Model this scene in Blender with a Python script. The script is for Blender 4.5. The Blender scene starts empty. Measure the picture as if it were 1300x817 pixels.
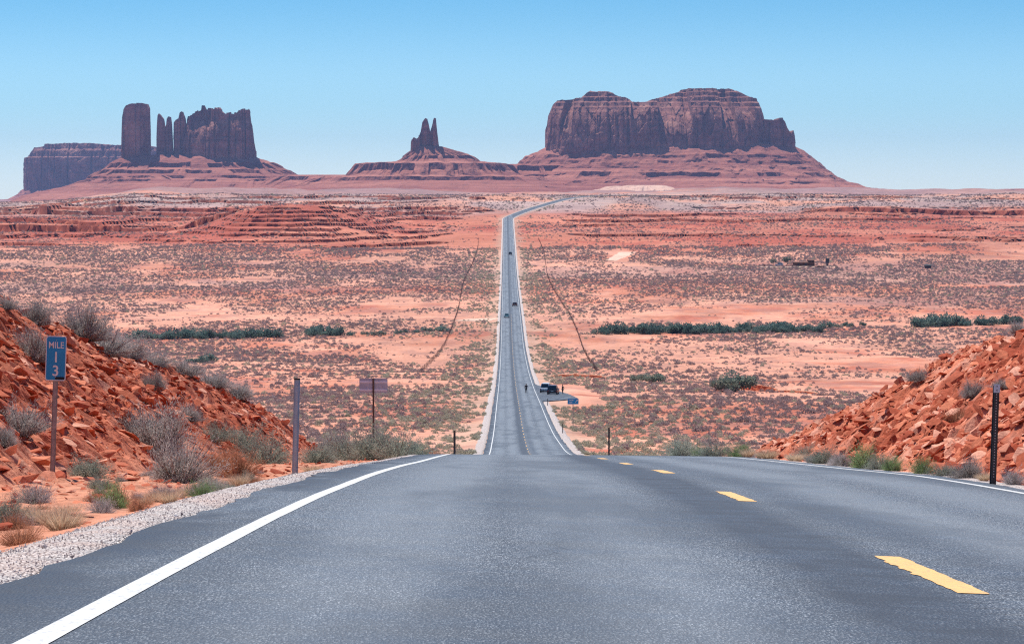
import bpy, bmesh, math, random
import numpy as np
from mathutils import Vector, Matrix

# ------------------------------------------------------------------ camera, world, sun, exposure
SC = bpy.context.scene
COL = SC.collection
F = 3700.0                       # focal length in photo pixels (photo 1300 x 817)
VX, HY = 642.0, 250.0            # road vanishing column, eye-level row
PITCH = math.atan((408.5 - HY) / F)
YAW = math.atan((650.0 - VX) / F)

cam_data = bpy.data.cameras.new('camera')
cam_data.sensor_fit = 'HORIZONTAL'; cam_data.sensor_width = 36.0
cam_data.lens = 36.0 * F / 1300.0
cam_data.clip_start = 0.2; cam_data.clip_end = 60000.0
cam = bpy.data.objects.new('camera', cam_data); COL.objects.link(cam)
cam.location = (0, 0, 0)
cam.rotation_euler = (math.pi / 2 - PITCH, 0, -YAW)
SC.camera = cam

SUN_EL, SUN_AZ = math.radians(65), math.radians(-34)     # azimuth measured from +Y, to the right positive
world = bpy.data.worlds.new('World'); SC.world = world; world.use_nodes = True
wn = world.node_tree; wn.nodes.clear()
sky = wn.nodes.new('ShaderNodeTexSky'); sky.sky_type = 'NISHITA'; sky.sun_disc = False
sky.sun_elevation = SUN_EL; sky.sun_rotation = SUN_AZ
sky.altitude = 1600; sky.air_density = 1.0; sky.dust_density = 0.1; sky.ozone_density = 2.0
# clear dry air: the blue deepens quickly above the horizon and stays deep up to the zenith
wtc = wn.nodes.new('ShaderNodeTexCoord'); wsp = wn.nodes.new('ShaderNodeSeparateXYZ'); wrp = wn.nodes.new('ShaderNodeValToRGB')
wn.links.new(wtc.outputs['Generated'], wsp.inputs[0]); wn.links.new(wsp.outputs['Z'], wrp.inputs[0])
cr = wrp.color_ramp; cr.interpolation = 'EASE'
cr.elements[0].position = 0.0; cr.elements[0].color = (.88, 1.04, 1.30, 1)
cr.elements[1].position = 1.0; cr.elements[1].color = (.62, .84, 1.0, 1)
for pos_, col_ in ((.035, (.56, .86, 1.12, 1)), (.075, (.33, .70, .98, 1)), (.2, (.34, .68, 1.0, 1))):
    el = cr.elements.new(pos_); el.color = col_
hsv = wn.nodes.new('ShaderNodeMix'); hsv.data_type = 'RGBA'; hsv.blend_type = 'MULTIPLY'; hsv.inputs[0].default_value = 1.0
bg = wn.nodes.new('ShaderNodeBackground'); bg.inputs['Strength'].default_value = 0.097
wo = wn.nodes.new('ShaderNodeOutputWorld')
wn.links.new(sky.outputs[0], hsv.inputs[6]); wn.links.new(wrp.outputs[0], hsv.inputs[7]); wn.links.new(hsv.outputs[2], bg.inputs[0])
wn.links.new(bg.outputs[0], wo.inputs[0])

sun_data = bpy.data.lights.new('sun', 'SUN'); sun_data.energy = 4.9; sun_data.angle = math.radians(0.53)
sun_data.color = (1.0, 0.965, 0.9)
sun = bpy.data.objects.new('sun', sun_data); COL.objects.link(sun)
sdir = Vector((math.sin(SUN_AZ) * math.cos(SUN_EL), math.cos(SUN_AZ) * math.cos(SUN_EL), math.sin(SUN_EL)))
sun.rotation_euler = sdir.to_track_quat('Z', 'Y').to_euler()

SC.view_settings.view_transform = 'Standard'; SC.view_settings.look = 'None'
SC.view_settings.exposure = 0.27; SC.view_settings.gamma = 1.0
SC.view_settings.use_curve_mapping = False
SC.render.engine = 'CYCLES'
SC.cycles.max_bounces = 5; SC.cycles.diffuse_bounces = 3; SC.cycles.glossy_bounces = 2
SC.cycles.transparent_max_bounces = 6; SC.cycles.volume_bounces = 0
SC.cycles.use_denoising = False
SC.cycles.denoising_input_passes = 'RGB_ALBEDO_NORMAL'; SC.cycles.denoising_prefilter = 'ACCURATE'
SC.cycles.filter_width = 1.2

rng = np.random.default_rng(13)
random.seed(13)

# ------------------------------------------------------------------ noise
def _hash(ix, iy, iz, seed):
    h = (ix.astype(np.int64) * 374761393 + iy.astype(np.int64) * 668265263 + iz.astype(np.int64) * 2147483647 // 7 + seed * 974634777) & 0xFFFFFFFF
    h = ((h ^ (h >> 13)) * 1274126177) & 0xFFFFFFFF
    h = ((h ^ (h >> 16)) * 2246822519) & 0xFFFFFFFF
    h = h ^ (h >> 15)
    return (h & 0xFFFFFF) / float(0xFFFFFF)

def vnoise(x, y, z=None, seed=0):
    x = np.asarray(x, float); y = np.asarray(y, float)
    x, y = np.broadcast_arrays(x, y)
    ix = np.floor(x); iy = np.floor(y); fx = x - ix; fy = y - iy
    fx = fx * fx * fx * (fx * (fx * 6 - 15) + 10); fy = fy * fy * fy * (fy * (fy * 6 - 15) + 10)
    ix = ix.astype(np.int64); iy = iy.astype(np.int64)
    if z is None:
        o = np.zeros_like(ix)
        a = _hash(ix, iy, o, seed); b = _hash(ix + 1, iy, o, seed)
        c = _hash(ix, iy + 1, o, seed); d = _hash(ix + 1, iy + 1, o, seed)
        return (a * (1 - fx) + b * fx) * (1 - fy) + (c * (1 - fx) + d * fx) * fy
    z = np.broadcast_to(np.asarray(z, float), x.shape)
    iz = np.floor(z); fz = z - iz; fz = fz * fz * (3 - 2 * fz); iz = iz.astype(np.int64)
    r = []
    for k in (0, 1):
        a = _hash(ix, iy, iz + k, seed); b = _hash(ix + 1, iy, iz + k, seed)
        c = _hash(ix, iy + 1, iz + k, seed); d = _hash(ix + 1, iy + 1, iz + k, seed)
        r.append((a * (1 - fx) + b * fx) * (1 - fy) + (c * (1 - fx) + d * fx) * fy)
    return r[0] * (1 - fz) + r[1] * fz

def fbm(x, y, z=None, octv=4, seed=0, gain=0.5, lac=2.03):
    x = np.asarray(x, float); y = np.asarray(y, float)
    s = 0; a = 1.0; t = 0
    for o in range(octv):
        s = s + a * (vnoise(x, y, z, seed + o * 17) * 2 - 1); t += a
        x = x * lac + 13.7; y = y * lac + 5.1
        if z is not None: z = np.asarray(z, float) * lac + 3.3
        a *= gain
    return s / t

def blocks(x, y, seed=0, tilt=0.6):
    """cellular blocks: every cell has its own height and tilt -> (height -1..1, cell id 0..1)"""
    x = np.asarray(x, float); y = np.asarray(y, float)
    ix = np.floor(x).astype(np.int64); iy = np.floor(y).astype(np.int64)
    best = np.full(x.shape, 9.0); hgt = np.zeros(x.shape); cid = np.zeros(x.shape)
    o = np.zeros_like(ix)
    for dx in (-1, 0, 1):
        for dy in (-1, 0, 1):
            cx = ix + dx; cy = iy + dy
            px = cx + _hash(cx, cy, o, seed); py = cy + _hash(cx, cy, o, seed + 1)
            d = (x - px) ** 2 + (y - py) ** 2
            m = d < best
            r = _hash(cx, cy, o, seed + 2); tx = _hash(cx, cy, o, seed + 3) - .5; ty = _hash(cx, cy, o, seed + 4) - .5
            h = r * 2 - 1 + tilt * 2 * (tx * (x - px) + ty * (y - py))
            best = np.where(m, d, best); hgt = np.where(m, h, hgt); cid = np.where(m, r, cid)
    return hgt, cid

def sstep(a, b, x):
    t = np.clip((np.asarray(x, float) - a) / (b - a), 0, 1)
    return t * t * (3 - 2 * t)

class Pchip:
    def __init__(s, pts):
        s.x = np.array([p[0] for p in pts], float); s.y = np.array([p[1] for p in pts], float)
        h = np.diff(s.x); d = np.diff(s.y) / h
        m = np.zeros(len(s.x))
        for i in range(1, len(s.x) - 1):
            if d[i-1] * d[i] > 0:
                w1 = 2 * h[i] + h[i-1]; w2 = h[i] + 2 * h[i-1]
                m[i] = (w1 + w2) / (w1 / d[i-1] + w2 / d[i])
        m[0] = d[0]; m[-1] = d[-1]; s.m = m; s.h = h
    def __call__(s, q):
        q = np.clip(np.asarray(q, float), s.x[0], s.x[-1])
        i = np.clip(np.searchsorted(s.x, q) - 1, 0, len(s.h) - 1)
        h = s.h[i]; t = (q - s.x[i]) / h
        return ((2*t**3 - 3*t**2 + 1) * s.y[i] + (t**3 - 2*t**2 + t) * h * s.m[i]
                + (-2*t**3 + 3*t**2) * s.y[i+1] + (t**3 - t**2) * h * s.m[i+1])

# pixel -> direction (photo pixel coordinates); only gives a direction, distance comes from what it touches
R3 = np.array(cam.rotation_euler.to_matrix())
def ray(px, py):
    d = R3 @ np.array([(px - 650.0) / F, -(py - 408.5) / F, -1.0])
    return d / d[1]
def at(px, py, Y):
    return ray(px, py) * Y

# ------------------------------------------------------------------ heights of the place
RC = 2.117                                   # road centre line x
LANE = 3.57
prof = Pchip([(-60, 2.6), (-30, 0.95), (0, -0.93), (13.1, -1.79), (16, -1.985), (25.2, -2.64), (37.5, -3.56), (49.5, -4.55), (65, -5.83),
              (75, -6.66), (110, -9.76), (150, -13.33), (200, -17.8), (240, -21.25), (260, -22.9), (280, -24.3), (300, -25.5),
              (350, -28.3), (489, -34.3), (620, -39.8), (789, -45.0), (950, -47.6), (1139, -46.6), (1350, -45.8), (1572, -44.0), (1800, -40.0), (2080, -33.2),
              (2492, -22.9), (2668, -16.3), (2850, -8.4), (3050, -0.6), (3200, 1.2), (3700, 1.4), (4300, 2.0), (6000, 4.0), (9000, 12.0), (17500, 22.0)])
def road_cx(y):
    y = np.asarray(y, float)
    t = np.clip((y - 2600) / 450.0, 0, 3.5)
    return RC + 70.0 * t ** 1.3
def bank_slope(y):
    return np.interp(y, [0, 26, 40, 60, 90], [0.041, 0.041, 0.022, 0.014, 0.0])
_ls = Pchip([(-60, .041), (0, .041), (20, .039), (30, .029), (40, .0175), (55, .0145), (75, .014), (100, 0), (130, 0), (20000, 0)])
def left_slope(y):
    return _ls(y)
def road_z(x, y):
    dx = np.asarray(x, float) - road_cx(y)
    s = np.where(dx < 0, left_slope(y), bank_slope(y))
    crown = -0.018 * np.abs(dx) * sstep(60, 110, y)
    return prof(y) - s * dx + crown

LEDGE_L = lambda x, y: 1 - sstep(-60, 40, x)
def terrain_z(x, y, fine=True):
    x = np.asarray(x, float); y = np.asarray(y, float)
    off = np.abs(x - road_cx(y))
    m = sstep(6, 30, off)
    z = prof(y) - 0.22 - 0.35 * sstep(4.3, 8, off) * sstep(120, 300, y) * (1 - sstep(4, 5, x - RC) * (1 - sstep(13, 18, x)) * sstep(470, 480, y) * (1 - sstep(620, 650, y)))
    z = z + m * 0.28 * fbm(x / 9, y / 9, octv=3, seed=3) * sstep(100, 300, y)
    z = z + m * 1.3 * fbm(x / 120, y / 160, octv=3, seed=5) * sstep(250, 600, y)
    z = z + sstep(40, 260, off) * 5.0 * fbm(x / 420, y / 500, octv=3, seed=8) * sstep(1500, 2300, y) * (1 - sstep(11000, 13000, y)) * (1 - .5 * sstep(3000, 3300, y))
    # layered red hill left of the road and a lower one further left
    z = z + 22 * np.exp(-(np.abs(x + 175) / 66) ** 3 - ((y - 2400) / 190) ** 2)
    # two long rock ledges on the left
    ya = 2390 + 45 * fbm(x / 130, x * 0 + .3, octv=4, seed=23) + 9 * fbm(x / 11, x * 0, octv=3, seed=24)
    wa = sstep(-205, -250, x) * (1 - .6 * sstep(.15, .4, fbm(x / 60, x * 0 + 2, octv=2, seed=25)))
    z = z + 6.0 * wa * (sstep(0, 1.2, y - ya) * (1 - sstep(20, 300, y - ya)) - .45 * (1 - sstep(-70, 0, ya - y - 70)) * 0)
    yc = 2530 + 40 * fbm(x / 150, x * 0 + .7, octv=4, seed=26) + 8 * fbm(x / 12, x * 0, octv=3, seed=27)
    z = z + 3.2 * sstep(-230, -300, x) * sstep(0, 1.2, y - yc) * (1 - sstep(20, 260, y - yc)) * sstep(-.2, .1, fbm(x / 70, x * 0 + 5, octv=2, seed=28))
    yb = 2740 + 40 * fbm(x / 140, x * 0 + 1.3, octv=4, seed=29) + 9 * fbm(x / 13, x * 0, octv=3, seed=30)
    wb = np.interp(x, [-560, -445, -430, -360, -340, -240, -100, -20, -8, 270, 320, 600], [0, 0, .9, .9, .35, .4, .35, .3, 0, 0, .55, .55])
    z = z + 7.5 * wb * sstep(0, 1.2, y - yb) * (1 - sstep(30, 350, y - yb)) * (1 - .6 * sstep(.1, .3, fbm(x / 45, x * 0 + 8, octv=2, seed=33)))
    # terraces: rock ledges follow the contour
    n = 3.0 * fbm(x / 90, y / 130, octv=4, seed=21) + 1.1 * fbm(x / 13, y / 20, octv=3, seed=22)
    k = sstep(30, 70, off) * sstep(1980, 2150, y) * (1 - sstep(4300, 5200, y))
    k = k * np.where(x < 0, 1.0, 0.75) * sstep(-0.35, 0.1, fbm(x / 260, y / 130, octv=3, seed=31) + 0.32 * (x < -60) - 0.05)
    hill = np.exp(-((x + 182) / 95) ** 2 - ((y - 2400) / 230) ** 2)
    n = n * (1 - .3 * sstep(.05, .3, hill)); k = k * (1 - sstep(.05, .2, hill) * .8 * (1 - sstep(-.5, -.15, fbm(x / 38, y / 60, octv=3, seed=37))))
    st = np.where(hill > .12, 3.3, 4.8)
    u = (z + n) / st
    f = u - np.floor(u)
    tz = (np.floor(u) + f * 0.35 + 0.65 * sstep(np.where(hill > .12, .86, .965), np.where(hill > .12, .93, .978), f)) * st - n
    z = z * (1 - k) + tz * k
    # the plain falls away towards the far left
    q_ = sstep(-0.118, -0.178, x / np.maximum(y, 1))
    z = z - q_ * (10 * sstep(2720, 2980, y) + 26 * sstep(3800, 8000, y))
    z = z + 4.5 * fbm(x / 80, y / 140, octv=4, seed=38) * sstep(2800, 2950, y) * (1 - sstep(3600, 4400, y)) * sstep(15, 70, off)
    # low uneven foothills under the buttes
    z = z + (1 - q_) * 26 * np.clip(fbm(x / 330, y / 900, octv=4, seed=36) + .08, 0, 1) * sstep(4200, 5200, y) * (1 - sstep(8200, 9500, y))
    return z

hL = Pchip([(-40, 3.6), (40, 3.5), (59, 3.25), (78, 2.62), (92, 2.1), (99, 1.45), (105, .6), (113, -.45), (140, -1.4)])
hR = Pchip([(-40, 3.3), (50, 3.15), (60, 2.75), (68, 1.9), (75, 1.12), (81, .25), (90, -.6), (120, -1.4)])
def smin(a, b, k):
    h = np.clip(0.5 + 0.5 * (b - a) / k, 0, 1)
    return b * (1 - h) + a * h - k * h * (1 - h)
def left_bank_z(x, y, rough=True):
    x = np.asarray(x, float); y = np.asarray(y, float)
    toe = -5.86 + 0.35 * fbm(y / 6, y * 0 + 2.2, octv=3, seed=41)
    u = toe - x
    base = road_z(-2.2, y) - 0.06 - 0.13 * sstep(-2.3, -3.2, x)
    H = hL(y) + 0.35 * fbm(x / 7, y / 7, octv=3, seed=43)
    rise = smin(np.maximum(u, 0) * 0.80, H + 0.06 * np.maximum(u - 5, 0), 0.7)
    rise = np.where(u > 0, np.where(H > 0, np.maximum(rise, 0), H * sstep(0, 3, u)), 0)
    z = base + rise
    if rough:
        w = sstep(-0.6, 0.8, u)
        hb, _ = blocks(x / 0.42 + 0.4 * y, y / 0.6, seed=51); hs, _ = blocks(x / 0.2, y / 0.26, seed=57)
        hm, _ = blocks(x / 1.3 + 0.3 * y, y / 2.1, seed=59)
        z = z + w * (0.085 * hb + 0.10 * hm + 0.05 * hs) + (1 - w) * 0.02 * hs * sstep(0.05, 0.6, -2.85 - x)
    return z
def right_bank_z(x, y, rough=True):
    x = np.asarray(x, float); y = np.asarray(y, float)
    toe = 6.75 + 0.3 * fbm(y / 6, y * 0 + 9.2, octv=3, seed=61)
    u = x - toe
    base = road_z(6.1, y) - 0.12
    H = hR(y) + 0.3 * fbm(x / 7, y / 7, octv=3, seed=63)
    rise = smin(np.maximum(u, 0) * 0.75, H + 0.06 * np.maximum(u - 5, 0), 0.6)
    rise = np.where(u > 0, np.where(H > 0, np.maximum(rise, 0), H * sstep(0, 3, u)), 0)
    z = base + rise
    if rough:
        w = sstep(-0.3, 0.8, u)
        hb, _ = blocks(x / 0.45 - 0.4 * y, y / 0.6, seed=71); hs, _ = blocks(x / 0.2, y / 0.26, seed=77)
        hm, _ = blocks(x / 1.4 - 0.3 * y, y / 2.2, seed=79)
        z = z + w * (0.09 * hb + 0.12 * hm + 0.05 * hs)
    return z
def surf_arr(x, y):
    x = np.asarray(x, float); y = np.asarray(y, float)
    r = np.abs(x - road_cx(y)) < 4.35
    L = (y < 112) & (x < -2.5) & ~r; R = (y < 88) & (x > 5.9) & ~r; T = ~(r | L | R)
    z = np.zeros(x.shape)
    if r.any(): z[r] = road_z(x[r], y[r]) + .01
    if L.any(): z[L] = left_bank_z(x[L], y[L])
    if R.any(): z[R] = right_bank_z(x[R], y[R])
    if T.any(): z[T] = terrain_z(x[T], y[T])
    return z
def surf_z(x, y):
    """height of whatever ground one would stand on"""
    return float(surf_arr(np.array([float(x)]), np.array([float(y)]))[0])
_ys = np.concatenate([np.arange(9, 130, 0.25), np.geomspace(130, 4800, 1400)])
def hit(px, py, ymin=0, ymax=1e9, offroad=0.0):
    """first point of the ground seen through a photo pixel"""
    d = ray(px, py)
    y = _ys[(_ys >= ymin) & (_ys <= ymax)]
    if offroad: y = y[np.abs(d[0] * y - road_cx(y)) > offroad]
    z = surf_arr(d[0] * y, y)
    k = np.where(d[2] * y <= z)[0]
    i = k[0] if len(k) else int(np.argmin(np.abs(d[2] * y - z) / y))
    return Vector((d[0] * y[i], y[i], z[i]))
def on(x, y): return Vector((x, y, surf_z(x, y)))

# ------------------------------------------------------------------ object helpers
def tag(o, label=None, cat=None, group=None, kind=None):
    if label: o['label'] = label
    if cat: o['category'] = cat
    if group: o['group'] = group
    if kind: o['kind'] = kind
    return o
def empty(name, loc=(0, 0, 0), rz=0.0):
    o = bpy.data.objects.new(name, None); COL.objects.link(o)
    o.location = loc; o.rotation_euler = (0, 0, rz); o.empty_display_size = 0.2
    return o
def link(name, me, mat=None, parent=None, kind=None):
    o = bpy.data.objects.new(name, me); COL.objects.link(o)
    if mat is not None and not me.materials: me.materials.append(mat)
    if parent is not None: o.parent = parent
    if kind: o['kind'] = kind
    return o
def np_mesh(name, V, Fq, smooth=True, col=None):
    V = np.asarray(V, np.float32); Fq = np.asarray(Fq, np.int32)
    me = bpy.data.meshes.new(name)
    n, k = Fq.shape
    me.vertices.add(len(V)); me.vertices.foreach_set('co', V.ravel())
    me.loops.add(n * k); me.loops.foreach_set('vertex_index', Fq.ravel())
    me.polygons.add(n); me.polygons.foreach_set('loop_start', np.arange(0, n * k, k, dtype=np.int32))
    me.polygons.foreach_set('loop_total', np.full(n, k, np.int32))
    me.polygons.foreach_set('use_smooth', np.full(n, smooth, bool))
    if col is not None:
        a = me.color_attributes.new('col', 'FLOAT_COLOR', 'POINT')
        c = np.ones((len(V), 4), np.float32); c[:, :3] = col
        a.data.foreach_set('color', c.ravel())
    me.update(calc_edges=True); me.validate()
    return me
def grid_faces(nr, nc, closed=False):
    r = np.arange(nr - 1)[:, None]; c = np.arange(nc if closed else nc - 1)[None, :]
    c2 = (c + 1) % nc
    return np.stack([r * nc + c, r * nc + c2, (r + 1) * nc + c2, (r + 1) * nc + c], -1).reshape(-1, 4)
class MB:
    """collects boxes, tubes and prisms into one mesh"""
    def __init__(s): s.bm = bmesh.new()
    def box(s, c, d, bevel=0.0, rot=None, taper=None):
        r = bmesh.ops.create_cube(s.bm, size=1.0)['verts']
        for v in r:
            if taper and v.co.z > 0: v.co.x *= taper[0]; v.co.y *= taper[1]
            v.co = Vector((v.co.x * d[0], v.co.y * d[1], v.co.z * d[2]))
            if rot is not None: v.co = rot @ v.co
            v.co += Vector(c)
        if bevel:
            es = list({e for v in r for e in v.link_edges})
            bmesh.ops.bevel(s.bm, geom=es, offset=bevel, segments=2, affect='EDGES', profile=0.6)
        return s
    def cyl(s, a, b, r0, r1=None, n=10, cap=True):
        a = Vector(a); b = Vector(b); r1 = r0 if r1 is None else r1
        m = Matrix.Translation((a + b) / 2) @ (b - a).to_track_quat('Z', 'Y').to_matrix().to_4x4()
        bmesh.ops.create_cone(s.bm, cap_ends=cap, segments=n, radius1=r0, radius2=r1, depth=(b - a).length, matrix=m)
        return s
    def poly(s, pts):
        s.bm.faces.new([s.bm.verts.new(p) for p in pts]); return s
    def prism(s, pts, ax, h):
        """outline pts (3D) extruded by vector ax*h"""
        a = [s.bm.verts.new(p) for p in pts]; b = [s.bm.verts.new(Vector(p) + Vector(ax) * h) for p in pts]
        n = len(pts)
        s.bm.faces.new(a); s.bm.faces.new(b[::-1])
        for i in range(n): s.bm.faces.new((a[i], b[i], b[(i + 1) % n], a[(i + 1) % n]))
        bmesh.ops.recalc_face_normals(s.bm, faces=s.bm.faces)
        return s
    def mesh(s, name, smooth=False):
        me = bpy.data.meshes.new(name); s.bm.to_mesh(me); s.bm.free()
        if smooth:
            for p in me.polygons: p.use_smooth = True
        return me
    def build(s, name, mat, parent=None, smooth=False, kind=None):
        return link(name, s.mesh(name, smooth), mat, parent, kind)
def copy_tree(o, parent=None):
    c = o.copy(); COL.objects.link(c)
    if parent is not None: c.parent = parent
    for ch in o.children: copy_tree(ch, c)
    return c

# ------------------------------------------------------------------ materials
class NT:
    def __init__(s, name):
        s.m = bpy.data.materials.new(name); s.m.use_nodes = True
        s.t = s.m.node_tree; s.t.nodes.clear()
        s.out = s.n('ShaderNodeOutputMaterial')
    def n(s, kind, **kw):
        nd = s.t.nodes.new(kind)
        for k, v in kw.items(): setattr(nd, k, v)
        return nd
    def l(s, a, b): s.t.links.new(a, b)
    def set(s, sock, v):
        if hasattr(v, 'node'): s.l(v, sock)
        else: sock.default_value = v
    def pos(s, obj=False):
        if obj: return s.n('ShaderNodeTexCoord').outputs['Object']
        return s.n('ShaderNodeNewGeometry').outputs['Position']
    def noise(s, vec, scale, detail=4, rough=0.55, dist=0.0):
        nd = s.n('ShaderNodeTexNoise'); s.l(vec, nd.inputs['Vector'])
        nd.inputs['Scale'].default_value = scale; nd.inputs['Detail'].default_value = detail
        nd.inputs['Roughness'].default_value = rough; nd.inputs['Distortion'].default_value = dist
        return nd.outputs['Fac']
    def voro(s, vec, scale, feature='F1', out='Distance'):
        nd = s.n('ShaderNodeTexVoronoi', feature=feature); s.l(vec, nd.inputs['Vector']); nd.inputs['Scale'].default_value = scale
        return nd.outputs[out]
    def scalev(s, vec, v):
        nd = s.n('ShaderNodeMapping'); s.l(vec, nd.inputs[0]); nd.inputs['Scale'].default_value = v
        return nd.outputs[0]
    def math(s, op, a, b=0.0, c=0.0, clamp=False):
        nd = s.n('ShaderNodeMath', operation=op, use_clamp=clamp)
        s.set(nd.inputs[0], a); s.set(nd.inputs[1], b); s.set(nd.inputs[2], c)
        return nd.outputs[0]
    def ramp(s, fac, a, b, lo=0.0, hi=1.0):
        nd = s.n('ShaderNodeMapRange', clamp=True); s.set(nd.inputs[0], fac)
        nd.inputs[1].default_value = a; nd.inputs[2].default_value = b; nd.inputs[3].default_value = lo; nd.inputs[4].default_value = hi
        return nd.outputs[0]
    def mix(s, fac, a, b, mode='MIX'):
        nd = s.n('ShaderNodeMix', data_type='RGBA', blend_type=mode)
        s.set(nd.inputs['Factor'], fac)
        s.set(nd.inputs[6], a if hasattr(a, 'node') else (*a, 1)); s.set(nd.inputs[7], b if hasattr(b, 'node') else (*b, 1))
        return nd.outputs[2]
    def gray(s, v):
        nd = s.n('ShaderNodeCombineColor'); [s.l(v, nd.inputs[i]) for i in range(3)]
        return nd.outputs[0]
    def sep(s, vec):
        nd = s.n('ShaderNodeSeparateXYZ'); s.l(vec, nd.inputs[0]); return nd.outputs
    def attr(s, name='col'):
        return s.n('ShaderNodeAttribute', attribute_name=name).outputs['Color']
    def bump(s, h, strength=0.5, dist=0.02):
        nd = s.n('ShaderNodeBump'); s.l(h, nd.inputs['Height'])
        nd.inputs['Strength'].default_value = strength; nd.inputs['Distance'].default_value = dist
        return nd.outputs[0]
    def done(s, col, rough=0.9, normal=None, spec=0.3, metal=0.0):
        b = s.n('ShaderNodeBsdfPrincipled')
        s.set(b.inputs['Base Color'], col if hasattr(col, 'node') else (*col, 1))
        s.set(b.inputs['Roughness'], rough); b.inputs['Specular IOR Level'].default_value = spec
        b.inputs['Metallic'].default_value = metal
        if normal is not None: s.l(normal, b.inputs['Normal'])
        s.l(b.outputs[0], s.out.inputs[0]); return s.m
def m_plain(name, col, rough=0.6, spec=0.4, metal=0.0, var=0.25, scale=6.0):
    t = NT(name); p = t.pos(True)
    f = t.noise(p, scale, 4)
    c = t.mix(t.ramp(f, .35, .7), tuple(v * (1 - var) for v in col), col)
    return t.done(c, rough, None, spec, metal)

def m_ground():
    t = NT('desert_sand'); p = t.pos()
    c = t.attr()
    n1 = t.noise(p, 0.6, 6, .65); n2 = t.noise(p, 0.05, 5, .6); n3 = t.noise(t.scalev(p, (1, .45, 1)), 0.012, 5, .6)
    k = t.math('MULTIPLY', t.ramp(n1, .3, .7, .70, 1.24), t.ramp(n2, .3, .7, .80, 1.18))
    k = t.math('MULTIPLY', k, t.ramp(n3, .35, .65, .86, 1.1))
    c = t.mix(1.0, c, t.gray(k), 'MULTIPLY')
    return t.done(c, .95, t.bump(t.math('ADD', n1, t.noise(p, 4, 4)), .5, .12), .15)
def m_redrock(name='red_rock', tint=(1, 1, 1), sc=1.0):
    t = NT(name); p = t.pos()
    c = t.attr()
    n1 = t.noise(p, 3.0 * sc, 6, .7); n2 = t.noise(p, 14 * sc, 4, .6)
    k = t.math('MULTIPLY', t.ramp(n1, .3, .72, .62, 1.28), t.ramp(n2, .3, .7, .8, 1.16))
    c = t.mix(1.0, c, t.gray(k), 'MULTIPLY')
    return t.done(c, .92, t.bump(t.math('ADD', n1, n2), .7, .05), .2)
def m_stone(name, a, b):
    """loose stones: colour differs from stone to stone"""
    t = NT(name); p = t.pos(); r = t.n('ShaderNodeObjectInfo').outputs['Random']
    g = t.n('ShaderNodeNewGeometry').outputs['Random Per Island']
    f = t.math('FRACT', t.math('ADD', r, g))
    c = t.mix(f, a, b)
    c = t.mix(t.ramp(t.math('FRACT', t.math('MULTIPLY', f, 7.31)), .80, .84, 0, .8), c, tuple(min(.74, v * 1.12 + .13) for v in b))  # some stones painted paler, as pink highlights on the red banks
    k = t.math('MULTIPLY', t.ramp(t.noise(p, 4, 6, .7), .3, .7, .7, 1.25), t.ramp(t.noise(p, 25, 3), .3, .7, .85, 1.12))
    c = t.mix(1.0, c, t.gray(k), 'MULTIPLY')
    return t.done(c, .9, t.bump(t.noise(p, 9, 5, .7), .6, .04), .2)
def m_butte():
    t = NT('butte_sandstone'); p = t.pos()
    s = t.sep(p)
    band = t.noise(t.scalev(p, (.0016, .0016, .09)), 1.0, 5, .65)
    streak = t.noise(t.scalev(p, (.05, .05, .006)), 1.0, 5, .6)
    c = t.mix(t.ramp(band, .38, .62), (.19, .072, .060), (.36, .155, .115))
    c = t.mix(t.ramp(streak, .44, .60, 0, .75), c, (.13, .055, .05))  # dark varnish streaks, deepened to add painted shading to the walls
    c = t.mix(t.ramp(t.noise(t.scalev(p, (.02, .02, .012)), 1.0, 4, .6), .52, .64, 0, .6), c, (.46, .23, .17))  # pink fresh rock, brightened to stand in for sunlit patches
    k = t.ramp(t.noise(p, .06, 6, .7), .3, .7, .75, 1.2)
    c = t.mix(1.0, c, t.gray(k), 'MULTIPLY')
    return t.done(c, .95, t.bump(t.noise(p, .08, 8, .7), .8, 4.0), .1)
def m_talus():
    t = NT('butte_talus'); p = t.pos()
    band = t.noise(t.scalev(p, (.002, .002, .11)), 1.0, 5, .65)
    c = t.mix(t.ramp(band, .36, .64), (.27, .088, .068), (.50, .20, .14))
    n = t.noise(p, .045, 8, .72)
    c = t.mix(t.ramp(n, .5, .68, 0, .55), c, (.20, .10, .085))
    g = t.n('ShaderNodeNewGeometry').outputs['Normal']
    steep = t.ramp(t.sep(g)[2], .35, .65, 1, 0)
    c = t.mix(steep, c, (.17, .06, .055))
    return t.done(c, .95, t.bump(t.noise(p, .07, 8, .75), .9, 5.0), .1)
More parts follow.
